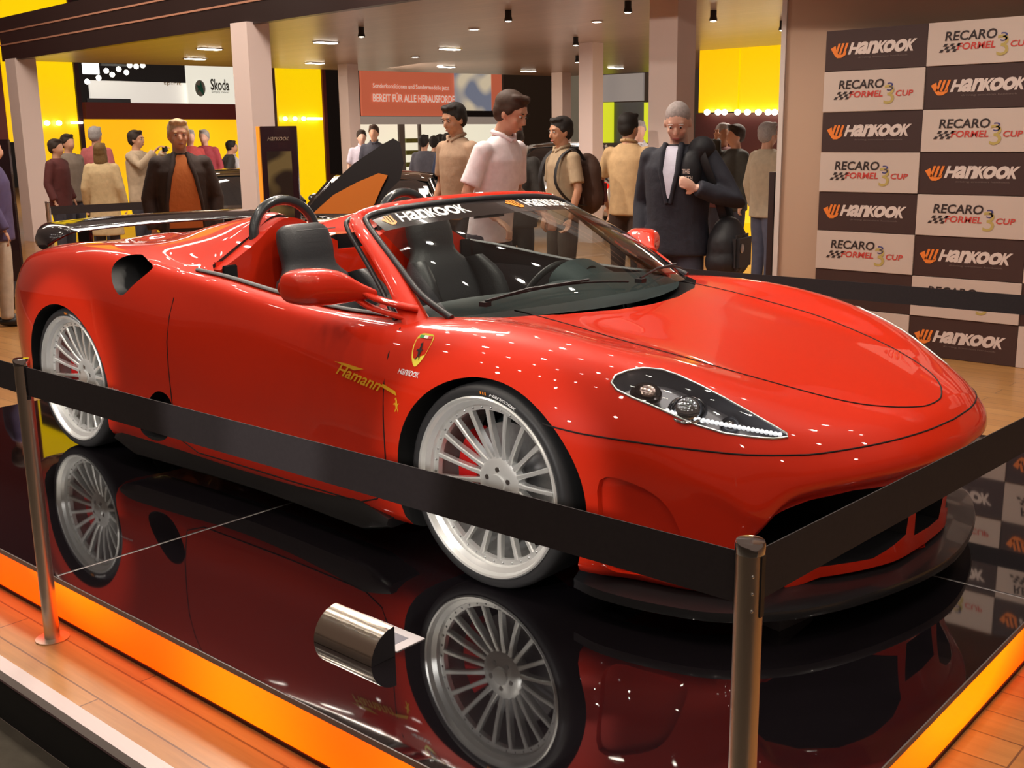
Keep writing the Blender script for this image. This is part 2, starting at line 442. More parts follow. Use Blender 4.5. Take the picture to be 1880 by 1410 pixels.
GAP = mat('panel_gap_black', (.01, .004, .004), rough=.8)
def gap_line(pts, parent, r=.0028, name='panel_gap'):
    return MB().tube(pts, r, 6).build(name, GAP, parent, 60)
def drops(pp, k=6, s=1):
    return [drop(p.x, p.y)[0] for p in spline([V((x, y * s, 0)) for x, y in pp], k)]
gp = []
pp = [(x, y) for x, y in hood_half[3:]]
L = [drop(p.x, -p.y)[0] for p in spline([V((x, y, 0)) for x, y in pp], 6)]
L += [V((p.x, -p.y, p.z)) for p in L[-2::-1]]
gap_line(L, hood)
# bumper line round the nose
L = []
for i in range(81):
    a = math.radians(-96 + 192 * i / 80)
    z = .55; o = V((1.62, 0, z))
    for _ in range(4):
        h = hit(V((1.62, 0, z)), (math.cos(a), math.sin(a), 0))[0]
        if h is None: break
        xs = [p[0] for p in BUMPLINE]; zs = [p[1] for p in BUMPLINE]
        z = float(np.interp(h.x, xs, zs))
    if h is not None: L.append(h)
gap_line(L, bump)
for s, d in ((-1, door_r), (1, door_l)):
    L = [side(x, z, s)[0] for x, z in [(.835, .78), (.84, .70), (.845, .60), (.845, .50), (.845, .40), (.845, .33), (.825, .25), (.80, .20), (.70, .165), (.3, .16), (-.1, .16), (-.30, .160), (-.42, .20), (-.47, .35), (-.475, .5), (-.475, .6), (-.46, .70), (-.445, .78)]]
    gap_line([p for p in L if p], d)

# window seals along the door tops
SEAL = mat('grey_rubber_seal', (.10, .10, .105), rough=.5)
for s, d in ((-1, door_r), (1, door_l)):
    pts = []
    for x in np.linspace(-.42, .80, 14):
        h = drop(float(x), s * (.797 if x < .5 else .797 - (x - .5) * .09))[0]; pts.append(h + V((0, 0, .004)))
    MB().tube(pts, .011, 8, flat=(.7, 1.3)).build('window_seal', SEAL, d, 60)

# ------------------------------------------------------------------ headlights
CHROME = mat('chrome', (.75, .76, .78), rough=.08, metal=1.)
SILV = mat('satin_silver', (.62, .63, .64), rough=.28, metal=1.)
def glass_mat(name, tint, refl=1.0, rough=.02):
    m = bpy.data.materials.new(name); m.use_nodes = True; nt = m.node_tree; nt.nodes.clear()
    o = nt.nodes.new('ShaderNodeOutputMaterial'); mx = nt.nodes.new('ShaderNodeMixShader')
    t = nt.nodes.new('ShaderNodeBsdfTransparent'); g = nt.nodes.new('ShaderNodeBsdfGlossy'); f = nt.nodes.new('ShaderNodeFresnel')
    t.inputs[0].default_value = (*tint, 1); g.inputs['Roughness'].default_value = rough; f.inputs[0].default_value = 1.5 * refl
    g.inputs['Color'].default_value = (1, 1, 1, 1)
    nt.links.new(f.outputs[0], mx.inputs[0]); nt.links.new(t.outputs[0], mx.inputs[1]); nt.links.new(g.outputs[0], mx.inputs[2])
    nt.links.new(mx.outputs[0], o.inputs[0]); return m
LENS = glass_mat('clear_lamp_lens', (.93, .94, .95))
GLASS = glass_mat('windscreen_glass', (.62, .68, .66), 1.05)
LEDM = mat('led_bead', (.9, .92, .95), rough=.1, emit=(1, 1, 1), estr=.6)
for s in (-1, 1):
    o = [mirror(p, s) for p in HL3]; d = mirror(HLD, s); o = [p for p in o]
    hl = MB()
    # tray
    floor_ = [p + d * .055 for p in inset(o, .90)]
    hl.mi(0)
    n = len(o); rings = [o, [p + d * .02 for p in inset(o, .97)], floor_]
    hl.grid([[r[i] for i in range(n)] for r in rings], wrap=True)
    hl.add(floor_, [tuple(range(n))])
    tray = hl.build('headlight', LAMPW, car, 40)
    MB().tube([p - d * .001 for p in o], .0038, 8, closed=True).build('lamp_trim', SILV, tray, 60)
    # lens: rings drawn onto the body surface
    c = sum(o, V()) / n
    rows = []
    for k in (1., .8, .6, .4, .2, .03):
        row = []
        for p in inset(o, k, c):
            h = BVH.ray_cast(p - d * .3, d)[0]
            row.append((h if h else p) - d * .0015)
        rows.append(row)
    MB().grid(rows, wrap=True).build('lamp_lens', LENS, tray, 180)
    # projector, reflector bowl and bead strip
    def loc(u, v, dep):
        h = hit(CAM, ray(u, v))[0]; return mirror(h, s) + d * dep
    pr = loc(1262, 742, .035)
    MB().ell(pr, (.048, .048, .048), 24, 14).build('projector_lamp', mat('projector_glass', (.35, .37, .4), rough=.05, metal=.9), tray, 180)
    MB().tube([pr + (V((math.cos(a), math.sin(a), 0)) - d * d.dot(V((math.cos(a), math.sin(a), 0)))).normalized() * .052 - d * .012 for a in [2 * PI * i / 28 for i in range(28)]], .005, 8, closed=True).build('projector_ring', CHROME, tray, 60)
    MB().ell(loc(1185, 708, .035), (.05, .04, .035), 20, 12).build('turn_lamp', mat('turn_reflector', (.45, .36, .33), rough=.15, metal=.9), tray, 180)
    MB().ell(loc(1340, 768, .035), (.03, .03, .03), 20, 12).build('side_lamp', CHROME, tray, 180)
    bs = MB()
    for i in range(26):
        t = i / 25; u = 1225 + (1432 - 1225) * t; v = 755 + (799 - 755) * (t ** .8)
        p = loc(u, v - 3, .004); bs.ell(p, (.007, .007, .007), 8, 6)
    bs.build('bead_strip', LEDM, tray, 180)

# ------------------------------------------------------------------ wheels
TYRE = mat('tyre_rubber', (.028, .028, .03), rough=.5)
RIM = mat('polished_silver_rim', (.95, .96, .94), rough=.27, metal=.6)
DISC = mat('brake_disc_steel', (.35, .35, .36), rough=.35, metal=1., noise=.2, nscale=60)
CAL = mat('red_brake_caliper', (.55, .01, .01), rough=.3)
WHITE = mat('white_lettering', (.85, .85, .85), rough=.5)
ORNG = mat('orange_lettering', (.9, .28, .02), rough=.5)
def make_wheel(name='wheel'):
    rim = MB()
    rim.lathe([(.293, .010), (.2935, .002), (.289, -.003), (.283, .0), (.277, .016), (.262, .026), (.259, .040), (.243, .043), (.241, .06), (.250, .075), (.250, .23), (.262, .24)], axis='y', n=80, caps=False)
    for k in range(20):
        a = 2 * PI * k / 20 + .08
        ca, sa = math.cos(a), math.sin(a)
        rr = [.055, .085, .12, .18, .245]; yy = [.075, .070, .060, .048, .040]; ww = [.010, .0095, .0075, .007, .0085]; dd = [.03, .03, .028, .026, .022]
        rows = []
        for r_, y_, w_, d_ in zip(rr, yy, ww, dd):
            c = V((ca * r_, 0, sa * r_)); t = V((-sa, 0, ca))
            rows.append([c + t * (-w_) + V((0, y_ + .004, 0)), c + t * (-w_ * .6) + V((0, y_, 0)), c + t * (w_ * .6) + V((0, y_, 0)), c + t * w_ + V((0, y_ + .004, 0)), c + t * w_ * .8 + V((0, y_ + d_, 0)), c - t * w_ * .8 + V((0, y_ + d_, 0))])
        rim.grid(rows, wrap=True)
    rim.lathe([(.0, .056), (.030, .056), (.032, .062), (.070, .066), (.084, .072), (.086, .10), (.06, .14)], axis='y', n=40)
    rim.mi(1)
    for k in range(40):
        a = 2 * PI * k / 40; rim.ell((.252 * math.cos(a), .041, .252 * math.sin(a)), (.004, .004, .004), 8, 5)
    for k in range(5):
        a = 2 * PI * k / 5 + .3; rim.cyl((.046 * math.cos(a), .062, .046 * math.sin(a)), (.046 * math.cos(a), .075, .046 * math.sin(a)), .009, 8)
    w = rim.build(name, [RIM, mat('bolt_steel', (.4, .4, .4), rough=.3, metal=1.)], None, 35)
    MB().lathe([(.286, .014), (.296, .004), (.308, -.001), (.320, .004), (.328, .02), (.33, .035), (.33, .225), (.322, .25), (.288, .255)], axis='y', n=80, caps=False).build('tyre', TYRE, w, 60)
    MB().lathe([(.06, .135), (.185, .135), (.185, .165), (.06, .165)], axis='y', n=64).build('brake_disc', DISC, w, 30)
    cal = MB(); P = []
    for i in range(9):
        a = math.radians(140 + 75 * i / 8)
        P.append([V((r_ * math.cos(a), y_, r_ * math.sin(a))) for r_, y_ in ((.125, .10), (.205, .10), (.215, .12), (.215, .19), (.125, .19))])
    cal.grid(P, wrap=True); cal.add(P[0], [(0, 1, 2, 3, 4)]); cal.add(P[-1], [(0, 1, 2, 3, 4)])
    cal.build('brake_caliper', CAL, w, 30)
    # tyre lettering set on the arc of the sidewall
    for txt, a0, a1, m in (('HanKooK', 84, 63, WHITE),):
        vs, fs = fit_text(txt, 1, 1, uniform=True, bold=.02, shear=.3)
        q = MB(); q.add([V(((.307 + .009 * y) * math.cos(math.radians((a0 + a1) / 2 + (a1 - a0) * x)), -.0035, (.307 + .009 * y) * math.sin(math.radians((a0 + a1) / 2 + (a1 - a0) * x)))) for x, y in vs], fs)
        q.build('tyre_lettering', m, w)
        lg = MB()
        for i in range(3):
            a = math.radians(90.5 - i * 1.8)
            lg.add([V(((.307 + dy) * math.cos(a + da), -.0035, (.307 + dy) * math.sin(a + da))) for dy, da in ((.004, -.004), (.004, .012), (-.005, .006), (-.004, -.012))], [(0, 1, 2, 3)])
        lg.build('tyre_emblem', ORNG, w)
    return w
wheel0 = make_wheel()
for k, (x, s) in enumerate(((WXF, -1), (WXR, -1), (WXF, 1), (WXR, 1))):
    w = wheel0 if k == 0 else copy_tree(wheel0)
    w.parent = car
    w.location = (x, s * (.932 if x > 0 else .93), WR)
    w.rotation_euler = (0, [-.15, .5, .2, .9][k] if False else 0, 0 if s < 0 else PI)

# ------------------------------------------------------------------ windscreen, frame, mirrors
base_h = [(.935, .705, .806), (1.03, .60, .818), (1.135, .42, .832), (1.20, .2, .842), (1.22, 0, .845)]
top_h = [(.375, .585, 1.112), (.405, .5, 1.128), (.435, .35, 1.142), (.448, .18, 1.149), (.452, 0, 1.151)]
def full_curve(h, k=6):
    pts = [V((x, -y, z)) for x, y, z in h] + [V(p) for p in h[-2::-1]]
    return spline(pts, k)
Bc, Tc = full_curve(base_h), full_curve(top_h)
rows = []
for i in range(13):
    t = i / 12; row = []
    for b, u in zip(Bc, Tc):
        p = b.lerp(u, t); n = V((.55, p.y * .35, .8)).normalized()
        row.append(p + n * .032 * math.sin(PI * t))
    rows.append(row)
ws = MB().grid(rows).build('windscreen', GLASS, car, 180)
def ws_pt(a, t):             # a: 0..1 from the near to the far side, t: 0 base .. 1 top
    i = a * (len(Bc) - 1); i0 = min(int(i), len(Bc) - 2); f = i - i0
    b = Bc[i0].lerp(Bc[i0 + 1], f); u = Tc[i0].lerp(Tc[i0 + 1], f); p = b.lerp(u, t)
    n = V((.55, p.y * .35, .8)).normalized(); return p + n * .032 * math.sin(PI * t), n
# dark sun band and the lettering along its top edge
BAND = mat('sun_band_dark', (.02, .015, .015), rough=.15, coat=.5)
MB().grid([[ws_pt(i / 48, t)[0] + ws_pt(i / 48, t)[1] * .0008 for i in range(1, 48)] for t in (.80, .86, .92, .985)]).build('sun_band', BAND, ws, 180)
def ws_text(txt, a0, a1, t0, t1, m, **k):
    vs, fs = fit_text(txt, 1, 1, **k); out = []
    for x, y in vs:
        p, n = ws_pt(a0 + (a1 - a0) * (x + .5), t0 + (t1 - t0) * (y + .5)); out.append(p + n * .0025)
    return MB().add(out, fs).build('screen_lettering', m, ws)
def flame_polys(n=3, shear=.35):
    """the orange winged emblem: slanted strokes joined in a bowl"""
    vs = []; fs = []
    def quad(a):
        k = len(vs); vs.extend([(x + shear * y, y) for x, y in a]); fs.append(tuple(range(k, k + len(a))))
    quad([(-.9, .55), (-.55, .25), (-.25, .0), (-.25, .35), (-.5, .75)])
    quad([(-.25, .0), (.0, -.15), (.4, -.15), (.75, .05), (.75, .3), (.4, .1), (.05, .1), (-.25, .35)])
    for x in (-.30, .06, .45): quad([(x, .12), (x + .2, .12), (x + .25, .9), (x + .02, .9)])
    return vs, fs
def fit_polys(pl, w, h):
    vs, fs = pl; x0 = min(a for a, b in vs); x1 = max(a for a, b in vs); y0 = min(b for a, b in vs); y1 = max(b for a, b in vs)
    return [((a - x0) / (x1 - x0) * w - w / 2, (b - y0) / (y1 - y0) * h - h / 2) for a, b in vs], fs
def ws_flame(a0, a1, t0, t1):
    vs, fs = fit_polys(flame_polys(), 1, 1)
    out = []
    for x, y in vs:
        p, n = ws_pt(a0 + (a1 - a0) * (x + .5), t0 + (t1 - t0) * (y + .5)); out.append(p + n * .0025)
    return MB().add(out, fs).build('screen_emblem', ORNG, ws)
ws_text('HanKooK', .13, .375, .855, .965, WHITE, uniform=True, bold=.03, shear=.3)
ws_flame(.06, .12, .845, .955)
ws_text('HanKooK', .60, .84, .855, .965, WHITE, uniform=True, bold=.03, shear=.3)
ws_flame(.535, .59, .855, .965)

fr = MB()
for s in (-1, 1):
    rail = [V((.86, s * .785, .775)), V((.80, s * .762, .825)), V((.68, s * .715, .91)), V((.54, s * .67, 1.0)), V((.42, s * .635, 1.07)), V((.36, s * .60, 1.107)), V((.365, s * .54, 1.132)), V((.385, s * .42, 1.150)), V((.405, s * .2, 1.162)), V((.41, 0, 1.165))]
    rp = spline(rail, 5); k = len(rp)
    rad = [float(np.interp(i / (k - 1), [0, .25, .5, .62, .75, 1], [.055, .042, .032, .026, .02, .019])) for i in range(k)]
    fr.tube(rp, rad, 12, flat=(.42, 1.0))
frame = fr.build('windscreen_frame', RED, car, 60)
tr = MB()
for s in (-1, 1):
    rail = [V((.955, s * .725, .808)), V((.80, s * .712, .872)), V((.66, s * .675, .95)), V((.52, s * .64, 1.032)), V((.42, s * .607, 1.088)), V((.385, s * .578, 1.113)), V((.40, s * .5, 1.132)), V((.43, s * .35, 1.146)), V((.445, s * .18, 1.153)), V((.45, 0, 1.155))]
    tr.tube(spline(rail, 5), .0125, 8)
for s in (-1, 1):
    tr.tube(spline([V((.77, s * .805, .79)), V((.62, s * .735, .885)), V((.48, s * .69, .985)), V((.36, s * .655, 1.075)), V((.325, s * .615, 1.105)), V((.335, s * .53, 1.125))], 4), .0095, 8)
tr.build('glass_surround', mat('grey_black_trim', (.03, .03, .035), rough=.35), frame, 60)
# cowl and wipers
COWL = mat('cowl_black', (.015, .015, .017), rough=.4)
front = [(x, y) for x, y in ((.80, .765), (.97, .69), (1.08, .60), (1.185, .42), (1.25, .2), (1.27, 0))]
cf = spline([V((x, -y, drop(x + .02, -y)[0].z - .022)) for x, y in front] + [V((x, y, drop(x + .02, y)[0].z - .022)) for x, y in front[-2::-1]], 5)
back = [V((p.x - .11, p.y * .93, p.z - .015)) for p in cf]
MB().grid([cf, [a.lerp(b, .5) + V((0, 0, .012)) for a, b in zip(cf, back)], back]).build('cowl', COWL, car, 60)
wp = MB()
for (a0, a1, t) in ((.10, .47, .05), (.50, .86, .05)):
    pts = [ws_pt(a0 + (a1 - a0) * i / 10, t + .05 * math.sin(PI * i / 10))[0] + V((.012, 0, .014)) for i in range(11)]
    wp.tube(pts, .004, 6)
    pts2 = [pts[0] + V((.02, 0, .01)), pts[3] + V((.02, 0, .012)), pts[7] + V((.008, 0, .01))]
    wp.tube(pts2, .005, 6)
    wp.box(pts[0] + V((.02, 0, .0)), (.03, .03, .015))
wp.build('wiper', COWL, car, 40)
# door mirrors
for s in (-1, 1):
    m = MB(); secs = []
    # loft across y: from the stalk side to the tip
    for y, x0, x1, z0, z1 in ((.84, .64, .72, .865, .90), (.87, .56, .69, .858, .925), (.92, .49, .66, .848, .965), (.98, .455, .635, .848, .972), (1.03, .45, .61, .852, .966), (1.055, .465, .585, .865, .95), (1.062, .49, .56, .885, .93)):
        cx, cz, rx, rz = (x0 + x1) / 2, (z0 + z1) / 2, (x1 - x0) / 2, (z1 - z0) / 2
        row = []
        for j in range(20):
            a = 2 * PI * j / 20; ca, sa = math.cos(a), math.sin(a)
            px = rx * math.copysign(abs(ca) ** .6, ca); pz = rz * math.copysign(abs(sa) ** .7, sa)
            row.append(V((cx + px, s * y, cz + pz)))
        secs.append(row)
    secs = [[catmull([r[j] for r in secs], i / 4) for j in range(20)] for i in range((len(secs) - 1) * 4 + 1)]
    m.grid(secs, wrap=True); m.add(secs[0], [tuple(range(20))]); m.add(secs[-1], [tuple(range(20))])
    mir = m.build('door_mirror', RED, car, 60)
    st = MB(); st.tube(spline([V((.66, s * .86, .895)), V((.72, s * .845, .868)), V((.80, s * .80, .845)), V((.84, s * .765, .835))], 4), [.018] * 13, 10, flat=(.6, 1.2))
    st.tube(spline([V((.64, s * .87, .868)), V((.70, s * .855, .838)), V((.78, s * .82, .815)), V((.84, s * .79, .80))], 4), [.016] * 13, 10, flat=(.6, 1.2))
    st.build('mirror_stalk', RED, mir, 60)
    MB().ell((.452, s * .97, .905), (.006, .085, .042), 20, 10).build('mirror_glass', CHROME, mir, 60)
# quarter glass edge beside the pillar foot
for s in (-1, 1):
    MB().add([V((.83, s * .775, .80)), V((.60, s * .79, .80)), V((.70, s * .745, .885))], [(0, 1, 2)]).build('quarter_glass', GLASS, car)

# ------------------------------------------------------------------ interior
LEA = mat('charcoal_leather', (.042, .043, .048), rough=.42, bump=.15, nscale=120)
DASH = mat('slate_dash', (.085, .12, .13), rough=.42, bump=.1, nscale=150)
CARPET = mat('dark_carpet', (.015, .015, .015), rough=.95)
it = MB(); it.box((.3, 0, .235), (1.4, 1.5, .02)); it.build('cabin_floor', CARPET, car)
dm = MB(); rows = []
for i in range(25):
    y = -.755 + 1.51 * i / 24
    xf = float(np.interp(abs(y), [0, .2, .42, .6, .69, .765], [1.22, 1.20, 1.135, 1.03, .92, .80]))
    bulge = .035 * math.exp(-((y - .37) / .22) ** 2) + .012 * math.exp(-((y + .40) / .3) ** 2)
    prof = [(xf - .03, .795), (xf - .12, .80 + bulge * .3), (.5 * (xf + .62), .805 + bulge), (.70, .80 + bulge), (.63, .785 + bulge), (.60, .745 + bulge * .5), (.61, .66), (.66, .56), (.72, .40), (.74, .25)]
    rows.append(spline([V((x, y, z)) for x, z in prof], 3))
dash = MB().grid(rows).build('dashboard', DASH, car, 60)
bn = MB(); rows = []
for i in range(13):
    a = PI * i / 12
    rows.append([V((.80 - .17 * t, .37 + .19 * math.cos(a) * (1 - .25 * (1 - t)), .80 + (.075 * t + .015) * math.sin(a))) for t in (0, .3, .6, 1.0)])
bn.grid(rows)
bn.build('instrument_hood', DASH, dash, 60)
MB().lathe([(0, 0), (.05, .0), (.055, .01)], c=(0, 0, 0), axis='x', n=20).build('gauge', BLK, dash).location = (.70, .37, .81)
# steering wheel
sw = MB(); cpt = V((.47, .37, .70)); ax = V((-.9, 0, .42)).normalized(); e1 = V((0, 1, 0)); e2 = ax.cross(e1)
sw.tube([cpt + e1 * math.cos(a) * .18 + e2 * math.sin(a) * .18 for a in [2 * PI * i / 36 for i in range(36)]], .014, 10, closed=True)
for a in (0, PI, PI * 1.5): sw.tube([cpt, cpt + (e1 * math.cos(a) + e2 * math.sin(a)) * .18], [.03, .012], 8, flat=(.4, 1))
sw.cyl(cpt - ax * .03, cpt + ax * .03, .05, 18); sw.cyl(cpt - ax * .25, cpt, .03, 12)
sw.build('steering_wheel', LEA, car, 50)
# seats
def loft_y(rows_def, n=18):
    """rows_def: (centre, half width y, half depth, direction of depth, exponent) rows -> grid rows"""
    out = []
    for c, hw, hd, dd in rows_def:
        c = V(c); dd = V(dd).normalized(); row = []
        for j in range(n):
            a = 2 * PI * j / n; ca, sa = math.cos(a), math.sin(a)
            row.append(c + V((0, 1, 0)) * hw * math.copysign(abs(ca) ** .6, ca) + dd * hd * math.copysign(abs(sa) ** .7, sa))
        out.append(row)
    return out
def closed_loft(mb, rows, k=3):
    n = len(rows[0]); R = [[catmull([r[j] for r in rows], i / k) for j in range(n)] for i in range((len(rows) - 1) * k + 1)]
    mb.grid(R, wrap=True); mb.add(R[0], [tuple(range(n))]); mb.add(R[-1], [tuple(range(n))])
for y in (-.37, .37):
    st = MB(); d = (1, 0, .25)
    closed_loft(st, loft_y([((-.02, y, .34), .22, .06, d), ((-.08, y, .50), .24, .06, d), ((-.15, y, .68), .245, .055, d), ((-.20, y, .80), .20, .05, d), ((-.235, y, .87), .135, .045, d), ((-.255, y, .95), .135, .05, d), ((-.275, y, 1.02), .125, .045, d), ((-.285, y, 1.045), .09, .03, d)]))
    seat = st.build('seat', LEA, car, 60)
    cu = MB(); closed_loft(cu, loft_y([((-.03, y, .36), .20, .05, (0, 0, 1)), ((.1, y, .36), .24, .06, (0, 0, 1)), ((.3, y, .37), .24, .065, (0, 0, 1)), ((.45, y, .385), .22, .06, (0, 0, 1)), ((.50, y, .37), .20, .03, (0, 0, 1))]))
    cu.build('cushion', LEA, seat, 60)
    for q in (-1, 1):
        bo = MB()
        closed_loft(bo, loft_y([((.02, y + q * .215, .42), .045, .07, d), ((-.03, y + q * .225, .58), .05, .085, d), ((-.09, y + q * .225, .74), .045, .08, d), ((-.15, y + q * .19, .84), .03, .045, d)], 12))
        bo.build('side_bolster', LEA, seat, 60)
    MB().tube([V((-.23 + dx, y + w * .1, 1.03 + .0 * w)) for dx, w in ((.05, -1), (.055, 1))], .002, 6).build('seat_seam', SEAL, seat)
# centre tunnel, rear panel, roll hoops
tn = MB(); tn.box((.15, 0, .36), (1.0, .16, .24), bev=.03); tn.build('centre_console', LEA, car, 40)
bk = MB(); bk.box((-.408, 0, .58), (.02, 1.46, .66), bev=.005)
bk.build('rear_bulkhead', RED, car)
for s in (-1, 1):
    tp = spline([V((-.345, s * y_, z_)) for y_, z_ in ((.742, .882), (.62, .945), (.54, .993), (.46, 1.05), (.38, 1.074), (.29, 1.05), (.20, .99), (.12, .955))], 3)
    pn = MB(); pn.prism([V((-.345, s * .10, .60)), V((-.345, s * .742, .60))] + tp, (-.10, 0, 0))
    MB().box((-.338, s * .70, .80), (.012, .07, .20), bev=.004).build('bulkhead_trim', BLK, car, 40)
    pn.build('bulkhead_panel', RED, car, 30)
    hp_ = MB(); yc = s * .36
    pts = [V((-.40, yc - .17, .93))] + [V((-.40 - .02 * math.sin(a), yc - .165 * math.cos(a), 1.0 + .145 * math.sin(a))) for a in [PI * i / 14 for i in range(15)]] + [V((-.40, yc + .17, .93))]
    hp_.tube(pts, .022, 12); hp_.build('roll_hoop', mat('grey_hoop', (.05, .055, .06), rough=.25, metal=.3, coat=.5), car, 60)
for s in (-1, 1):    # door cards
    MB().grid([[V((x, s * .784, z)) for z in (.25, .45, .60, .78)] for x in np.linspace(-.4, .78, 6)]).build('door_card', LEA, door_r if s < 0 else door_l)
MB().box((.47, 0, 1.105), (.03, .20, .05), bev=.012).tube([V((.46, 0, 1.11)), V((.45, 0, 1.15))], .008, 8).build('interior_mirror', BLK, ws, 40)

# ------------------------------------------------------------------ rear wing, splitter, skirts, engine lid
CARB = mat('dark_carbon_gloss', (.018, .014, .016), rough=.12, coat=1.)
wg = MB(); rows = []
for i in range(41):
    t = -1 + 2 * i / 40; y = .715 * t; at_ = abs(t)
    z = .988 - .015 * at_ ** 2 - .06 * max(0, (at_ - .82) / .18) ** 2; x = -1.98 + .05 * at_ ** 2
    ch = .135 * (1 - .5 * max(0, (at_ - .85) / .15) ** 2); th = .018 + .018 * max(0, (at_ - .8) / .2)
    row = []
    for j in range(16):
        a = 2 * PI * j / 16; row.append(V((x + ch * math.cos(a), y, z + th * math.sin(a) - .12 * (ch * math.cos(a)))))
    rows.append(row)
wg.grid(rows, wrap=True); wg.add(rows[0], [tuple(range(16))]); wg.add(rows[-1], [tuple(range(16))])
wing = wg.build('rear_wing', CARB, car, 60)
for s in (-1, 1): MB().box((-1.98, s * .45, .925), (.12, .02, .09), bev=.005).build('wing_stay', CARB, wing, 40)
sp = MB(); outer = spline([V((x, y, 0)) for x, y in ((1.60, -.885), (1.72, -.905), (1.9, -.88), (2.08, -.81), (2.24, -.63), (2.35, -.34), (2.40, 0), (2.35, .34), (2.24, .63), (2.08, .81), (1.9, .88), (1.72, .905), (1.60, .885))], 6)
inner = [V((p.x * .0 + (p.x - 1.5) * .78 + 1.5 - .03, p.y * .82, 0)) for p in outer]
rows = []
for p, q in zip(outer, inner):
    rows.append([q + V((0, 0, .065)), p + V((0, 0, .072)), p + V((.004, 0, .085)), p + V((0, 0, .100)), q + V((0, 0, .125))])
sp.grid(rows, wrap=True); sp.add(rows[0], [(0, 1, 2, 3, 4)]); sp.add(rows[-1], [(0, 1, 2, 3, 4)])
sp.build('front_splitter', mat('splitter_black_gloss', (.018, .018, .02), rough=.28, coat=.35), car, 40)
for s in (-1, 1):
    sk = MB(); rows = []
    for i in range(25):
        x = -.93 + 1.78 * i / 24; w = .936 - .018 * math.cos(PI * x)
        e_ = min(1., (12 - abs(i - 12)) / 2.5 + .25)
        zb, zt = .115 - .055 * e_, .125 + .045 * e_
        rows.append([V((x, s * (w - .14), zb)), V((x, s * (w - .02), zb)), V((x, s * (w - .002), zb + .012)), V((x, s * (w + .004), (zb + zt) / 2)), V((x, s * (w - .004), zt)), V((x, s * (w - .14), zt))])
    sk.grid(rows, wrap=True); sk.add(rows[0], [tuple(range(6))]); sk.add(rows[-1], [tuple(range(6))])
    sk.build('side_skirt', mat('skirt_dark_grey', (.02, .02, .021), rough=.3, coat=.4), car, 40)
# engine lid louvre panel between the humps
el = MB()
rows = [[drop(float(x), float(y))[0] + V((0, 0, .004)) for y in np.linspace(-.30, .30, 9)] for x in np.linspace(-1.75, -.95, 12)]
el.grid(rows); ecov = el.build('engine_cover', mat('engine_glass', (.01, .01, .012), rough=.06, coat=1.), car, 60)
for s in (-1, 1):
    tl = MB()
    for yy, zz, r_ in ((.60, .70, .075), (.44, .70, .06)):
        tl.lathe([(0, -.012), (r_ * .5, -.014), (r_ * .95, -.006), (r_, .0), (r_, .05)], c=(-2.175, s * yy, zz), axis='x', n=28)
    tl.build('tail_lamp', mat('tail_lamp_red', (.5, .02, .01), rough=.1, coat=1.), car, 60)
# badge and lettering on the near flank
def side_polys(polys, xc, zc, w, h, m, name, parent, s=-1, rot=0., eps=.0018, mirror_x=False):
    vs, fs = polys; out = []
    for a, b in vs:
        a *= w; b *= h
        if mirror_x: a = -a
        x = xc + a * math.cos(rot) - b * math.sin(rot); z = zc + a * math.sin(rot) + b * math.cos(rot)
        h_, n = side(x, z, s); out.append(h_ + V((0, s * eps, 0)) if h_ else V((x, s * .93, z)))
    return MB().add(out, fs).build(name, m, parent)
YEL = mat('badge_yellow', (.85, .70, .06), rough=.35, coat=.4)
def outline(pts, k=4): 
    sp_ = spline_closed([V((a, b, 0)) for a, b in pts], k); return [(p.x, p.y) for p in sp_], [tuple(range(len(sp_)))]
shield = outline([(-.42, .46), (0, .52), (.42, .46), (.46, .1), (.30, -.30), (0, -.55), (-.30, -.30), (-.46, .1)])
HORSE = [(-.30, -.62), (-.20, -.55), (-.05, -.30), (-.12, -.05), (-.30, .05), (-.42, -.05), (-.46, .0), (-.34, .16), (-.12, .16), (-.10, .42), (-.22, .50), (-.24, .58), (-.10, .62), (-.02, .74), (.06, .62), (.16, .40), (.20, .10), (.36, .22), (.50, .12), (.34, .10), (.24, -.06), (.22, -.26), (.36, -.46), (.28, -.66), (.22, -.48), (.08, -.30), (-.04, -.52), (-.14, -.66)]
horse = ([(a, b) for a, b in HORSE], [tuple(range(len(HORSE)))])
bx, bz = .975, .728
side_polys(shield, bx, bz, .078, .092, YEL, 'badge', body)
side_polys(horse, bx, bz - .004, .032, .040, BLK, 'badge_horse', body, eps=.003)
for i, c in enumerate(((.02, .3, .05), (.8, .8, .8), (.6, .02, .02))):
    side_polys(([(-.5, -.5), (.5, -.5), (.5, .5), (-.5, .5)], [(0, 1, 2, 3)]), bx - .018 + .018 * i, bz + .039, .018, .008, mat('flag_%d' % i, c), 'badge_stripe', body, eps=.003)
GOLD = mat('gold_lettering', (.75, .38, .02), rough=.4)
side_polys(fit_text('Hamann', 1, 1, shear=.5, bold=.02), .715, .612, .24, .042, GOLD, 'side_lettering', door_r, rot=-.13, eps=.004)
side_polys(([(-.5, .0), (.2, -.35), (.5, .5), (-.1, .35)], [(0, 1, 2, 3)]), .66, .640, .16, .018, GOLD, 'side_streak', door_r, rot=-.10, eps=.004)
side_polys(([(-.5, -.5), (.5, -.5), (.35, .5), (-.4, .5)], [(0, 1, 2, 3)]), .875, .592, .085, .012, GOLD, 'side_streak', body, rot=-.25, eps=.004)
side_polys(fit_text('HanKooK', 1, 1, uniform=True, shear=.3, bold=.01), .955, .655, .10, .018, WHITE, 'fender_lettering', body, rot=-.03)
side_polys(horse, .91, .545, .030, .036, GOLD, 'small_horse', body)
side_polys(fit_text('pininfarina', 1, 1, bold=.01), -.90, .345, .10, .014, WHITE, 'sill_lettering', body)
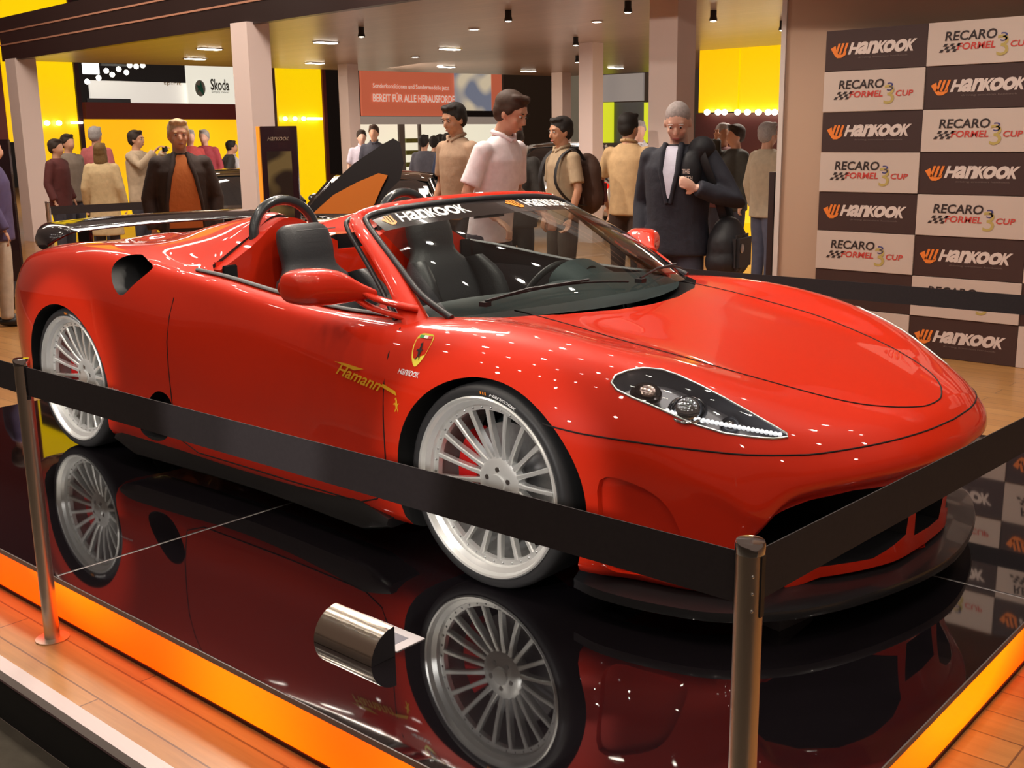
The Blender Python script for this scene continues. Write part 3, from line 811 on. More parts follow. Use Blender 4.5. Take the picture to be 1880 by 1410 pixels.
# ------------------------------------------------------------------ procedural surfaces
def nodes(name):
    m = bpy.data.materials.new(name); m.use_nodes = True; nt = m.node_tree
    return m, nt, nt.nodes['Principled BSDF'], nt.nodes, nt.links
def plank_mat(name, c1, c2, seam, rough, rot=0., sx=1.2, sy=.12, coat=0., spec=.5):
    m, nt, b, N, L = nodes(name)
    tc = N.new('ShaderNodeTexCoord'); mp = N.new('ShaderNodeMapping'); mp.inputs['Rotation'].default_value = (0, 0, rot)
    br = N.new('ShaderNodeTexBrick'); br.inputs['Scale'].default_value = 1.; br.inputs['Brick Width'].default_value = sx; br.inputs['Row Height'].default_value = sy
    br.inputs['Mortar Size'].default_value = .003; br.inputs['Color1'].default_value = (*c1, 1); br.inputs['Color2'].default_value = (*c2, 1); br.inputs['Mortar'].default_value = (*seam, 1)
    nz = N.new('ShaderNodeTexNoise'); nz.inputs['Scale'].default_value = 3; nz.inputs['Detail'].default_value = 5
    mp2 = N.new('ShaderNodeMapping'); mp2.inputs['Scale'].default_value = (1.2, 18, 1) ; mp2.inputs['Rotation'].default_value = (0, 0, rot)
    mx = N.new('ShaderNodeMix'); mx.data_type = 'RGBA'; mx.blend_type = 'MULTIPLY'; mx.inputs[0].default_value = .45
    L.new(tc.outputs['Object'], mp.inputs['Vector']); L.new(mp.outputs[0], br.inputs['Vector'])
    L.new(tc.outputs['Object'], mp2.inputs['Vector']); L.new(mp2.outputs[0], nz.inputs['Vector'])
    L.new(br.outputs['Color'], mx.inputs[6]); L.new(nz.outputs['Fac'], mx.inputs[7]); L.new(mx.outputs[2], b.inputs['Base Color'])
    b.inputs['Roughness'].default_value = rough; b.inputs['Specular IOR Level'].default_value = spec
    if coat: b.inputs['Coat Weight'].default_value = coat; b.inputs['Coat Roughness'].default_value = .12
    return m
WOOD = plank_mat('oak_plank_floor', (.55, .27, .085), (.47, .215, .065), (.20, .09, .04), .32, 0, 1.4, .13, coat=.25)
CEIL = plank_mat('ceiling_boards', (.42, .30, .235), (.36, .255, .20), (.20, .13, .10), .30, 0, 9., .16, spec=.8)
def glow_mat(name, c1, c2, st, scale, stretch=(1, 1, 1), lo=.35, hi=.65):
    m, nt, b, N, L = nodes(name)
    tc = N.new('ShaderNodeTexCoord'); mp = N.new('ShaderNodeMapping'); mp.inputs['Scale'].default_value = stretch
    nz = N.new('ShaderNodeTexNoise'); nz.inputs['Scale'].default_value = scale; nz.inputs['Detail'].default_value = 0
    rp = N.new('ShaderNodeValToRGB'); rp.color_ramp.elements[0].position = lo; rp.color_ramp.elements[1].position = hi
    rp.color_ramp.elements[0].color = (*c1, 1); rp.color_ramp.elements[1].color = (*c2, 1)
    L.new(tc.outputs['Object'], mp.inputs['Vector']); L.new(mp.outputs[0], nz.inputs['Vector']); L.new(nz.outputs['Fac'], rp.inputs[0])
    L.new(rp.outputs[0], b.inputs['Emission Color']); b.inputs['Emission Strength'].default_value = st
    b.inputs['Base Color'].default_value = (*[c * .5 for c in c1], 1); b.inputs['Roughness'].default_value = .4
    return m
BANDG = glow_mat('backlit_orange_acrylic', (1, .06, .0), (1, .19, .0), 2.0, 1.1, (1, 1, 2.2), .38, .62)
YELW = glow_mat('backlit_yellow_wall', (.80, .46, .0), (.80, .54, .0), 1.0, .35)
YELO = glow_mat('backlit_amber_wall', (.85, .40, .002), (.88, .52, .004), 1.0, .5)
TAN = mat('column_taupe', (.68, .56, .53), rough=.55)
BEIGE = mat('wall_warm_beige', (.42, .28, .20), rough=.6)
DARKB = mat('fascia_dark_brown', (.022, .011, .010), rough=.35)
TANS = mat('fascia_tan_strip', (.42, .20, .13), rough=.4)
MAROON = mat('maroon_panel', (.14, .014, .012), rough=.35)
STEEL = mat('brushed_steel', (.60, .51, .43), rough=.33, metal=1.)
BELT = mat('black_webbing', (.022, .016, .018), rough=.75, noise=.3, nscale=90)
def struct(o): o['kind'] = 'structure'; return o
def BOX(name, x0, x1, y0, y1, z0, z1, m, parent=None, bev=0.):
    return MB().box(((x0 + x1) / 2, (y0 + y1) / 2, (z0 + z1) / 2), (x1 - x0, y1 - y0, z1 - z0), bev=bev).build(name, m, parent, 30)

# ------------------------------------------------------------------ floor, curb, hall
struct(BOX('floor', -40, 9, -2.01, 40, FLOOR - .03, FLOOR, WOOD))
struct(BOX('trim_1', -40, 9, -2.056, -2.0101, FLOOR - .03, FLOOR + .002, mat('curb_white', (.62, .56, .56), rough=.35)))
struct(BOX('trim_2', -40, 9, -2.05, -2.012, FLOOR - .045, FLOOR - .0301, mat('curb_mauve', (.16, .09, .11), rough=.5)))
struct(BOX('trim_3', -40, 9, -2.04, -2.015, -.36, FLOOR - .0451, mat('riser_shade_black', (.006, .006, .006), rough=.8)))  # shade on the riser is put into its near-black colour
CARP = mat('grey_brown_carpet_tiles', (.10, .085, .065), rough=.95, noise=.35, nscale=14, bump=.3)
struct(BOX('floor', -40, 9, -30, -2.041, -.39, -.36, CARP))
struct(BOX('trim_4', -40, 9, -2.55, -2.542, -.361, -.3585, mat('carpet_seam', (.2, .17, .14), rough=.9)))

# ------------------------------------------------------------------ the black platform
PX0, PX1, PY0, PY1 = -2.43, 2.665, -1.773, 1.89
SLAB = mat('black_mirror_glass', (.007, .0055, .007), rough=.03, spec=.5, ior=2.5)
EDGE = mat('slab_edge_grey', (.14, .115, .11), rough=.35)
SEAM = mat('seam_light', (.35, .32, .32), rough=.5)
pf = empty('display_platform', (0, 0, FLOOR), 0, 'low black mirror-topped platform with glowing orange sides carrying the red car', 'platform')
def P(o): o.location = (0, 0, -FLOOR) ; return o
g = .0022
for (x0, x1) in ((PX0, .118 - g), (.118 + g, PX1)):
    for (y0, y1) in ((PY0, .06 - g), (.06 + g, PY1)):
        P(BOX('top_slab', x0 + .004, x1 - .004, y0 + .004, y1 - .004, -.016, 0, SLAB, pf))
P(BOX('slab_seam', PX0 + .01, PX1 - .01, PY0 + .01, PY1 - .01, -.018, -.0025, SEAM, pf))
e = MB()
for a in ((PX0, PX1, PY0, PY0 + .0038), (PX0, PX1, PY1 - .0038, PY1), (PX0, PX0 + .0038, PY0, PY1), (PX1 - .0038, PX1, PY0, PY1)):
    e.box(((a[0] + a[1]) / 2, (a[2] + a[3]) / 2, -.0095), (a[1] - a[0], a[3] - a[2], .017))
P(e.build('edge_trim', EDGE, pf))
for nm, a in (('front', (PX0 + .012, PX1 - .012, PY0 + .012, PY0 + .02)), ('back', (PX0 + .012, PX1 - .012, PY1 - .02, PY1 - .012)), ('l', (PX0 + .012, PX0 + .02, PY0 + .02, PY1 - .02)), ('r', (PX1 - .02, PX1 - .012, PY0 + .02, PY1 - .02))):
    P(BOX('light_band', a[0], a[1], a[2], a[3], FLOOR + .012, -.0185, BANDG, pf))
P(BOX('plinth', PX0 + .03, PX1 - .03, PY0 + .03, PY1 - .03, FLOOR + .001, -.0186, mat('plinth_black', (.01, .01, .01), rough=.8), pf))
P(BOX('base_strip', PX0 + .008, PX1 - .008, PY0 + .008, PY1 - .008, FLOOR + .0005, FLOOR + .0118, mat('base_dark_red', (.05, .006, .004), rough=.6), pf))

# ------------------------------------------------------------------ stanchions and belts
def stanchion(x, y, label):
    t = empty('barrier_post', (x, y, FLOOR), 0, label, 'barrier post', 'belt barrier posts round the platform')
    H = .76 - FLOOR
    MB().lathe([(0, 0), (.052, 0), (.052, .004), (.026, .006), (.0, .006)], n=36).build('base_flange', STEEL, t, 40)
    p = MB(); p.lathe([(.0235, .005), (.0235, H - .022), (.0215, H - .021)], n=40, caps=False); p.build('pole', STEEL, t, 50)
    p = MB(); p.lathe([(.0215, H - .024), (.0245, H - .022), (.025, H - .006), (.023, H - .001), (.015, H), (0, H)], n=40); p.build('cap', CHROME, t, 40)
    s_ = MB()
    d = (CAM - V((x, y, 0))); d.z = 0; d.normalize(); d = Matrix.Rotation(.25, 3, 'Z') @ d
    for k in (.055, .085, .115): s_.ell(d * .0232 + V((0, 0, H - k)), (.003, .003, .003), 10, 6)
    s_.build('rivets', CHROME, t, 60)
    sl = MB()
    for a in ((-1, 0), (1, 0)) if y < 1 else ((-1, 0),):
        sl.box((a[0] * .0225, a[1] * .0225, H - .075), (.006, .012, .105))
    sl.build('belt_slot', BLK, t)
    return t
stanchion(.214, -1.845, 'steel belt post before the rear half of the red car, on the wood step')
stanchion(2.70, -1.82, 'steel belt post at the near corner of the platform, closest to the camera')
stanchion(-.15, 1.97, 'steel belt post behind the red car, hidden by its windscreen')
stanchion(2.83, .775, 'steel belt post beside the platform nose edge, outside the picture to the right')
stanchion(2.975, 1.97, 'steel belt post before the sponsor wall, outside the picture to the right')
stanchion(-2.425, -1.845, 'steel belt post at the rear corner of the platform, outside the picture to the left')
def belt(a, b, zt, label, sag=0.):
    a = V(a); b = V(b); rows = []
    d = (b - a).normalized(); n = V((-d.y, d.x, 0)) * .0012
    for i in range(33):
        t = i / 32; p = a.lerp(b, t); z = zt - sag * 4 * t * (1 - t)
        rows.append([V((p.x, p.y, z - .09)) - n, V((p.x, p.y, z)) - n, V((p.x, p.y, z)) + n, V((p.x, p.y, z - .09)) + n])
    m = MB().grid(rows, wrap=True); m.add(rows[0], [(0, 1, 2, 3)]); m.add(rows[-1], [(0, 1, 2, 3)])
    o = m.build('barrier_belt', BELT, None, 30); return tag(o, label, 'barrier belt', 'black webbing belts of the barrier')
belt((.238, -1.845, 0), (2.675, -1.82, 0), .735, 'black belt stretched between the two front posts, across the red car')
belt((-2.4, -1.845, 0), (.19, -1.845, 0), .735, 'black belt leaving the rear-wheel post towards the picture edge')
belt((2.702, -1.795, 0), (2.83, .75, 0), .735, 'black belt rising from the near corner post in front of the nose')
belt((-.126, 1.97, 0), (2.95, 1.97, 0), .66, 'black belt behind the red bonnet, in front of the sponsor wall')

# ------------------------------------------------------------------ info holder on the platform
hx0, hx1 = on_z(567, 1182, 0).x, on_z(683, 1225, 0).x; hy = on_z(683, 1225, 0).y - .002
h = empty('info_holder', ((hx0 + hx1) / 2, hy, 0), 0, 'small quarter-round steel holder standing on the black platform', 'sign holder')
w_ = hx1 - hx0; n = 14; R_ = .088
prof = [V((0, R_ - R_ * math.cos(PI / 2 * i / n), R_ * math.sin(PI / 2 * i / n))) for i in range(n + 1)]
sh = MB(); outer = [[V((x, p.y, p.z + .001)) for p in prof] for x in (-w_ / 2, w_ / 2)]; inner_ = [[V((x, p.y + .002, max(p.z - .002, .001))) for p in prof] for x in (-w_ / 2, w_ / 2)]
sh.grid(outer); sh.grid(inner_); sh.build('curved_shell', mat('holder_steel', (.62, .55, .47), rough=.18, metal=1.), h, 40)
for x in (-w_ / 2, w_ / 2 - .002):
    MB().prism([V((x, p.y + .0005, p.z)) for p in prof] + [V((x, R_, .001))], (.002, 0, 0)).build('end_plate', mat('holder_dark', (.05, .045, .05), rough=.35, metal=.6), h)
MB().box((0, R_ - .001, R_ / 2), (w_ - .004, .002, R_ - .004)).build('back_plate', STEEL, h)
tip = on_z(780, 1172, .002); c2 = on_z(735, 1198, .002)
card = tag(BOX('info_card', tip.x - .26, tip.x, c2.y - .003, tip.y, .0005, .0025, mat('card_white', (.72, .68, .72), rough=.5)), 'white card lying behind the steel holder on the platform', 'card')
BOX('card_print', tip.x - .24, tip.x - .035, c2.y + .012, tip.y - .03, .0026, .003, mat('card_grey', (.25, .25, .3), rough=.5), card)
# small wedge under the front splitter
wp_ = on_z(1436, 1168, 0); wq = on_z(1535, 1122, 0)
wd = MB(); wd.prism([V((0, 0, 0)), V((.16, 0, 0)), V((.16, 0, .012)), V((.03, 0, .045)), V((0, 0, .045))], (0, .07, 0))
o = wd.build('floor_wedge', mat('wedge_grey', (.25, .25, .27), rough=.3, metal=.8), None, 30); o.location = (wp_.x - .02, wp_.y + .02, 0.0005); o.rotation_euler.z = math.atan2(wq.y - wp_.y, wq.x - wp_.x)
tag(o, 'small grey wedge block under the front splitter of the red car', 'wedge')

# ------------------------------------------------------------------ sponsor wall
SW, SHH = .747, .284
swall = empty('sponsor_wall', (-.246, 4.414, FLOOR), -.021, 'checkered black and white sponsor wall of stacked printed panels', 'display wall')
LP_ = mat('panel_white', (.52, .42, .37), rough=.55); DP_ = mat('panel_dark', (.045, .022, .02), rough=.5)
LT = mat('panel_print_white', (.62, .52, .48), rough=.55); LK = mat('print_black', (.03, .02, .02), rough=.5); LR = mat('print_red', (.50, .05, .04), rough=.5)
LO = mat('print_orange', (.75, .20, .03), rough=.5); LG = mat('print_gold', (.42, .32, .10), rough=.5); LB = mat('print_blue', (.05, .05, .18), rough=.5); LH = mat('print_grey', (.16, .12, .11), rough=.6)
ex, ey = V((1, 0, 0)), V((0, 0, 1)); fy = -.022
def sub(pl, x, z, m, name='lettering'):
    q = MB(); put_flat(q, pl, (x, fy, z), ex, ey); me = q.mesh(name); me.materials.append(m); return me
dk = [sub(fit_text('HanKooK', .50, .085, uniform=True, shear=.3, bold=.06), .05, 0.01, LT, 'hankook'), sub(fit_polys(flame_polys(), .135, .10), -.265, .0, LO, 'flame'), sub(fit_text('driving emotion hankook', .36, .014), .06, -.055, LH, 'tagline')]
chk = []; cf_ = []
for i in range(5):
    for j in range(3):
        if (i + j) % 2 == 0:
            k = len(chk); a0, b0 = -.29 + i * .022 + j * .012, -.055 + j * .018
            chk += [(a0, b0), (a0 + .022, b0), (a0 + .034, b0 + .018), (a0 + .012, b0 + .018)]; cf_.append((k, k + 1, k + 2, k + 3))
three = fit_text('3', .075, .13, bold=.0)
lt = [sub(fit_text('RECARO', .34, .062, bold=.03, shear=.12), -.085, .047, LK, 'recaro'), sub((chk, cf_), 0, 0, LK, 'flag'), sub(fit_text('FORMEL', .25, .044, bold=.03, shear=.15), -.045, -.022, LR, 'formel'), sub(fit_text('CUP', .125, .040, bold=.03, shear=.15), .235, -.024, LR, 'cup')]
v3, f3 = three
lt.append(sub(([(a + .125, b - .03) for a, b in v3], f3), 0, 0, LG, 'three'))
lt.append(sub(fit_text('3', .045, .055, bold=.0), .13, .022, LB, 'three_top'))
for r in range(8):
    for c in range(4):
        dark = (r + c) % 2 == 0
        # row 0 is the top row; the first column starts dark
        x = (c + .5) * SW; z = (8 - r - .5) * SHH
        pnl = MB().box((0, 0, 0), (SW - .003, .04, SHH - .003), bev=.002).build('dark_panel' if dark else 'light_panel', DP_ if dark else LP_, swall, 30)
        pnl.location = (x, 0 if not dark else .006, z)
        for me in (dk if dark else lt):
            o = bpy.data.objects.new({'hankook': 'lettering', 'flame': 'emblem', 'tagline': 'tagline', 'recaro': 'lettering', 'flag': 'flag_mark', 'formel': 'lettering', 'cup': 'lettering', 'three': 'numeral', 'three_top': 'numeral'}[me.name.split('.')[0]], me); COL.objects.link(o); o.parent = pnl

# ------------------------------------------------------------------ walls and canopy
wx = on_y(1432, 300, 4.62).x
struct(BOX('wall_right', wx + .02, 9, 4.62, 4.74, FLOOR, 5.2, BEIGE))
struct(BOX('trim_5', wx - .02, wx + .02, 4.60, 4.76, FLOOR, 5.2, mat('wall_end_light', (.55, .48, .45), rough=.5)))
for _ in (0,):
    a = on_y(1413, 300, 4.9); b = on_y(1423, 300, 4.9)
    tag(BOX('door_post', a.x, b.x, 4.9, 4.98, FLOOR, on_y(1418, 316, 4.9).z, mat('post_black', (.02, .008, .008), rough=.5)), 'slim black post standing behind the end of the beige wall', 'post')
CZ = 2.70
ceil = struct(MB().prism([V((-14.75, 5.22, CZ)), V((9, 3.42, CZ)), V((9, 17.6, CZ)), V((-12.6, 16.8, CZ))], (0, 0, .12)).build('ceiling', CEIL))
# the fascia of the canopy: three dark boards, tan strips between
fa = empty('canopy_fascia', (-14.78, 5.18, CZ - .02), math.radians(-4.35), 'dark brown triple-board fascia edging the wooden canopy', 'fascia')
FL = 24
for k, (z0, z1) in enumerate(((0, .235), (.255, .435), (.455, .66))):
    MB().box((FL / 2, 0, (z0 + z1) / 2), (FL, .10, z1 - z0)).build('board', DARKB, fa)
for z0 in (.235, .435):
    MB().box((FL / 2, -.012, z0 + .01), (FL, .10, .022)).build('tan_strip', TANS, fa)
def column(u0, u1, v, dep, label, fx=1.39, z1=CZ, m=TAN):
    c = at((u0 + u1) / 2, v, dep); w = (u1 - u0) / fx * dep / FPX
    return struct(BOX('pillar', c.x - w / 2, c.x + w / 2, c.y - w / 2, c.y + w / 2, FLOOR, z1, m))
column(32, 83, 300, 17.9, '', 1.33)
column(437, 505, 250, 12.9, '')
column(1191, 1274, 200, 10.4, '', 1.38)
column(624, 660, 200, 20.0, '')
column(1063, 1107, 200, 16.2, '')
column(1013, 1048, 200, 23.6, '')
column(622, 626, 180, 21, '', m=mat('dark_gap', (.05, .04, .05)))

# ------------------------------------------------------------------ far structures
def xpanel(name, u0, v0, u1, v1, X, m, th=.08, z0=None, z1=None):
    um, vm = (u0 + u1) / 2, (v0 + v1) / 2
    ya, yb = on_x(u0, vm, X).y, on_x(u1, vm, X).y
    zb = on_x(um, v1, X).z if z0 is None else z0; zt = on_x(um, v0, X).z if z1 is None else z1
    return BOX(name, X - th, X, min(ya, yb), max(ya, yb), zb, zt, m)
def ypanel(name, u0, v0, u1, v1, Y, m, th=.08, z0=None, z1=None):
    um, vm = (u0 + u1) / 2, (v0 + v1) / 2
    xa, xb = on_y(u0, vm, Y).x, on_y(u1, vm, Y).x
    zb = on_y(um, v1, Y).z if z0 is None else z0; zt = on_y(um, v0, Y).z if z1 is None else z1
    return BOX(name, min(xa, xb), max(xa, xb), Y, Y + th, zb, zt, m)
XW = -16.2
struct(xpanel('wall_left', -260, 0, 2, 255, XW, MAROON, z0=FLOOR, z1=7))
tag(xpanel('light_wall', 4, 0, 62, 256, XW + .02, YELW, z0=1.42, z1=7.), 'tall glowing yellow wall panel at the left picture edge behind the pillar', 'light panel', 'glowing yellow wall panels')
tag(xpanel('light_wall', 64, 0, 150, 436, XW, YELW, z0=FLOOR, z1=7.), 'glowing yellow wall panel between the first pillar and the long window', 'light panel', 'glowing yellow wall panels')
tag(xpanel('light_wall', 158, 218, 445, 436, XW - .1, YELO, z0=FLOOR), 'wide low amber glowing wall behind the crowd, under the maroon beam', 'light panel', 'glowing yellow wall panels')
tag(xpanel('light_wall', 512, 0, 597, 436, XW, YELW, z0=FLOOR, z1=6.), 'glowing yellow wall panel behind the black poster stand', 'light panel', 'glowing yellow wall panels')
struct(xpanel('trim_6', 150, 100, 158, 436, XW + .05, mat('dark_jamb', (.03, .004, .012), rough=.5), z0=FLOOR, z1=6))
tag(xpanel('maroon_beam', 158, 190, 500, 219, XW + .04, MAROON, th=.2), 'maroon beam spanning the wall under the white hall banners', 'beam')
struct(xpanel('trim_7', 497, 100, 512, 436, XW + .05, mat('dark_jamb2', (.10, .05, .045), rough=.5), z0=FLOOR, z1=6))
struct(xpanel('trim_8', 598, 100, 604, 436, XW + .05, mat('dark_jamb3', (.12, .02, .015), rough=.5), z0=FLOOR, z1=6))
# display lamps set along the light walls
LAMPE = mat('lamp_glow_warm', (1, .95, .8), emit=(1, .93, .75), estr=9.)
def lamp_bar(us, v, X=None, Y=None, label='', grp=''):
    for u in us:
        p = on_x(u, v, X) if X is not None else on_y(u, v, Y)
        o = MB().ell((0, 0, 0), (.05, .05, .045), 12, 8).build('display_lamp', LAMPE, None, 60); o.location = p + (V((.03, 0, 0)) if X is not None else V((0, -.03, 0)))
        tag(o, label, 'lamp', grp)
lamp_bar((85, 107), 226, X=XW + .05, label='small round lamp on the yellow wall beside the first pillar', grp='lamps on the left yellow wall')
lamp_bar((522, 540, 556), 218, X=XW + .05, label='small round lamp on the yellow wall above the poster stand', grp='lamps on the middle yellow wall')
for (u0, u1, v, l) in ((132, 152, 225, 'short bright lamp strip on the yellow wall by the maroon beam'), (566, 592, 218, 'short bright lamp strip on the yellow wall above the black car')):
    tag(xpanel('lamp_strip', u0, v - 2, u1, v + 2, XW + .1, LAMPE, .04), l, 'lamp')
# hall beyond the long window
HX = -34.
struct(xpanel('wall_back', -600, -400, 1500, 430, HX - 2.5, mat('hall_dark', (.035, .03, .032), rough=.8), z0=FLOOR, z1=14))
WHB = mat('hall_banner_white', (.72, .70, .66), rough=.5, emit=(.85, .80, .72), estr=.62)
def ban(u0, v0, u1, v1, m, name, label, cat, X=HX): return tag(xpanel(name, u0, v0, u1, v1, X, m), label, cat)
b1 = ban(166, 150, 350, 200, WHB, 'hall_banner', 'long lit white hall banner above the maroon beam', 'banner')
b2 = ban(344, 118, 440, 200, mat('hall_banner_cream', (.75, .73, .62), rough=.5, emit=(.88, .86, .74), estr=.72), 'hall_banner', 'cream hall banner with a round green winged emblem', 'banner', HX + .3)
ban(160, 181, 240, 192, mat('hall_counter', (.05, .05, .06), rough=.5), 'hall_counter', 'dark counter front below the long white hall banner', 'counter', HX + .3)
scr = ban(153, 116, 182, 136, mat('screen_white', (1, 1, 1), emit=(1, 1, 1), estr=1.4), 'screen', 'small bright white screen hanging in the far hall', 'screen', HX + 1)
def xtext(txt, u0, v0, u1, v1, X, m, parent=None, **k):
    a = on_x(u0, (v0 + v1) / 2, X); b = on_x(u1, (v0 + v1) / 2, X); w = (b - a).length; hh = abs(on_x((u0 + u1) / 2, v0, X).z - on_x((u0 + u1) / 2, v1, X).z)
    q = MB(); put_flat(q, fit_text(txt, w, hh, **k), (a + b) / 2 + V((.02, 0, 0)), V((0, 1, 0)), V((0, 0, 1)))
    return q.build('lettering', m, parent)
DKG = mat('emblem_green', (.02, .22, .16), rough=.5); DKT = mat('hall_text_dark', (.06, .06, .05), rough=.5)
xtext('Skoda', 386, 145, 420, 166, HX + .32, DKT, b2, bold=.03)
xtext('Simply clever', 388, 167, 420, 172, HX + .32, DKT, b2)
xtext('spirit', 300, 150, 332, 158, HX + .02, mat('hall_text_tan', (.5, .35, .2), rough=.5), b1)
ec = on_x(367, 162, HX + .33); q = MB()
rr = (on_x(375, 162, HX).y - ec.y); rz_ = abs(on_x(367, 147, HX).z - on_x(367, 177, HX).z) / 2
q.add([ec + V((.02, rr * .55 * math.cos(a), rz_ * math.sin(a))) for a in [2 * PI * i / 24 for i in range(24)]], [tuple(range(24))]); q.build('emblem', mat('emblem_grey', (.35, .38, .38)), b2)
q = MB(); q.add([ec + V((.04, a * rr * .55, b * rz_)) for a, b in ((-.7, -.6), (-.2, -.2), (.6, -.9), (.5, 0), (.1, .9), (-.1, .3), (-.7, .4), (-.4, -.1))], [tuple(range(8))]); q.build('emblem_wing', DKG, b2)
tag(xpanel('hall_truss', 186, 118, 268, 122, HX + .6, mat('truss_dark', (.08, .08, .08)), .1), 'dark lighting truss hanging in the far hall above the long banner', 'truss')
lw = mat('hall_spot', (1, 1, .9), emit=(1, .97, .85), estr=7.)
for u, v in ((195, 130), (206, 137), (218, 127), (232, 133), (238, 120), (250, 122), (262, 120), (181, 143), (160, 150)):
    p = on_x(u, v, HX + 1.2); o = MB().ell((0, 0, 0), (.09, .09, .09), 10, 6).build('hall_spotlight', lw, None, 60); o.location = p
    tag(o, 'small bright spotlight hanging in the far hall above the long white banner', 'spotlight', 'spotlights in the far hall')
# the orange banner wing with the lit shop below it
BX = -24.
ob = tag(xpanel('orange_banner', 664, 130, 836, 213, BX, mat('banner_orange', (.55, .13, .07), rough=.5, emit=(.62, .14, .07), estr=.55)), 'wide orange-red banner with two lines of pale lettering', 'banner')
CRM = mat('banner_text_cream', (.8, .7, .62), emit=(.8, .6, .5), estr=.6)
xtext('Sonderkonditionen und Sondermodelle jetzt', 684, 155, 824, 166, BX + .02, CRM, ob, bold=.01)
xtext('BEREIT FÜR ALLE HERAUSFORDE', 684, 171, 834, 188, BX + .02, CRM, ob, bold=.03)
pc = tag(xpanel('picture_banner', 837, 132, 902, 203, BX + .12, glow_mat('banner_photo', (.16, .17, .22), (.62, .50, .34), .8, 1.3, (1, 1, 1), .38, .62)), 'large hall banner with a hazy grey and gold landscape picture', 'banner')
tag(xpanel('orange_banner', 903, 134, 925, 203, BX + .02, MATS['banner_orange']), 'narrow orange-red strip banner beside the landscape picture', 'banner')
tag(xpanel('shop_beam', 640, 214, 926, 228, BX + .1, mat('shop_beam', (.45, .38, .33), rough=.5, emit=(.5, .4, .33), estr=.35), .3), 'pale beam of the lit shop front below the orange banner', 'shop front')
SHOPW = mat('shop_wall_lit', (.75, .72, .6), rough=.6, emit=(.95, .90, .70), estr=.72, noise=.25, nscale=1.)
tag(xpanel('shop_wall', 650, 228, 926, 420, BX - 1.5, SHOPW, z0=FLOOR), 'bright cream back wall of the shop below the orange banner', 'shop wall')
for i, u in enumerate((690, 736, 772)):
    tag(xpanel('shop_post', u, 226, u + (10 if i == 1 else 4), 420, BX, mat('shop_post_grey', (.42, .40, .40), rough=.5), z0=FLOOR), ['thin grey post of the shop front by the standing couple', 'wide pale post in the middle of the shop front', 'thin grey post of the shop front beside the four visitors'][i], 'post')
GRN = mat('shelf_goods_green', (.35, .42, .10), rough=.6, noise=.5, nscale=5)
for i, (u, v) in enumerate(((746, 262), (746, 284), (746, 306))):
    tag(xpanel('shop_shelf', u, v - 8, u + 26, v, BX - .8, GRN, .3), ['top', 'middle', 'bottom'][i] + ' shelf of green and yellow goods inside the lit shop', 'shelf')
struct(xpanel('wall_back', 926, 100, 1014, 430, -22., mat('grey_brown_wall', (.11, .09, .075), rough=.7), z0=FLOOR, z1=6))
YB = 19.5
struct(ypanel('wall_back', 1045, 100, 1064, 430, YB, mat('pale_wall', (.38, .40, .36), rough=.7), z0=FLOOR, z1=6))
struct(ypanel('wall_back', 1104, 100, 1300, 430, 26., mat('hall_grey', (.20, .17, .15), rough=.7), z0=FLOOR, z1=8))
tag(ypanel('projection_screen', 1100, 136, 1180, 186, 22., mat('screen_grey', (.42, .38, .35), rough=.5, emit=(.45, .40, .37), estr=.35)), 'plain grey hanging screen above the lime-green booth', 'screen')
LIME = mat('lime_panel', (.55, .60, .02), rough=.5, emit=(.58, .62, .02), estr=.9)
tag(ypanel('lime_panel', 1104, 188, 1124, 262, 22., LIME), 'lime-green panel beside the thin pillar, behind the man in tan', 'panel')
tag(ypanel('lime_panel', 1182, 188, 1194, 262, 22., LIME), 'lime-green panel squeezed against the big pillar', 'panel')
tag(ypanel('booth_board', 1124, 188, 1182, 262, 22.1, mat('booth_grey', (.22, .24, .26), rough=.5)), 'blue-grey booth board between the two lime-green panels', 'panel')
# the yellow wall at the right with its lamps, dark counter below
YR = 12.5
tag(ypanel('light_wall', 1284, 60, 1356, 206, YR, YELW, .1), 'glowing yellow wall panel right of the big pillar, over the dark counter', 'light panel', 'glowing yellow wall panels')
tag(ypanel('light_wall', 1359, 60, 1432, 206, YR, YELW, .1), 'glowing yellow wall panel ending at the beige wall', 'light panel', 'glowing yellow wall panels')
struct(ypanel('wall_back', 1276, 207, 1440, 300, YR + .05, mat('dark_red_wall', (.07, .012, .012), rough=.5), z0=FLOOR))
tag(ypanel('light_wall', 1320, 300, 1405, 560, YR - .6, YELO, .1, z0=FLOOR), 'low amber glowing panel standing in for orange reflections behind the man with the shoulder bag', 'light panel', 'glowing yellow wall panels')  # added glowing panel in place of orange reflections on wall and floor
lamp_bar((1300, 1320, 1332, 1356, 1374, 1394, 1412, 1424), 206, Y=YR - .05, label='small bright lamp in the row under the right yellow wall', grp='lamp row under the right yellow wall')
# far-left dark board and the stage
def stand_board(u0, u1, v0, v1, dep, m, side_m, label, poster=None):
    a = at(u0, v1, dep); b = at(u1, v1, dep); c = (a + b) / 2; w = (b - a).length
    t = empty('poster_stand', (c.x, c.y, FLOOR), math.atan2((b - a).y, (b - a).x), label, 'poster stand')
    H = at((u0 + u1) / 2, v0, dep).z - FLOOR
    MB().box((0, 0, H / 2), (w, .06, H), bev=.004).build('board', m, t, 30)
    MB().box((-w / 2 - .02, .0, H / 2), (.03, .09, H)).build('side_strip', side_m, t)
    MB().box((0, 0, .015), (w + .1, .35, .03), bev=.004).build('base', m, t)
    if poster:
        MB().box((0, -.033, H * .55), (w * .68, .006, H * .62)).build('poster', poster, t)
        q = MB(); put_flat(q, fit_text('HanKooK', w * .6, .035, uniform=True, shear=.3), (0, -.034, H * .93), (1, 0, 0), (0, 0, 1)); q.build('lettering', mat('sign_text_dim', (.25, .2, .15)), t)
    return t
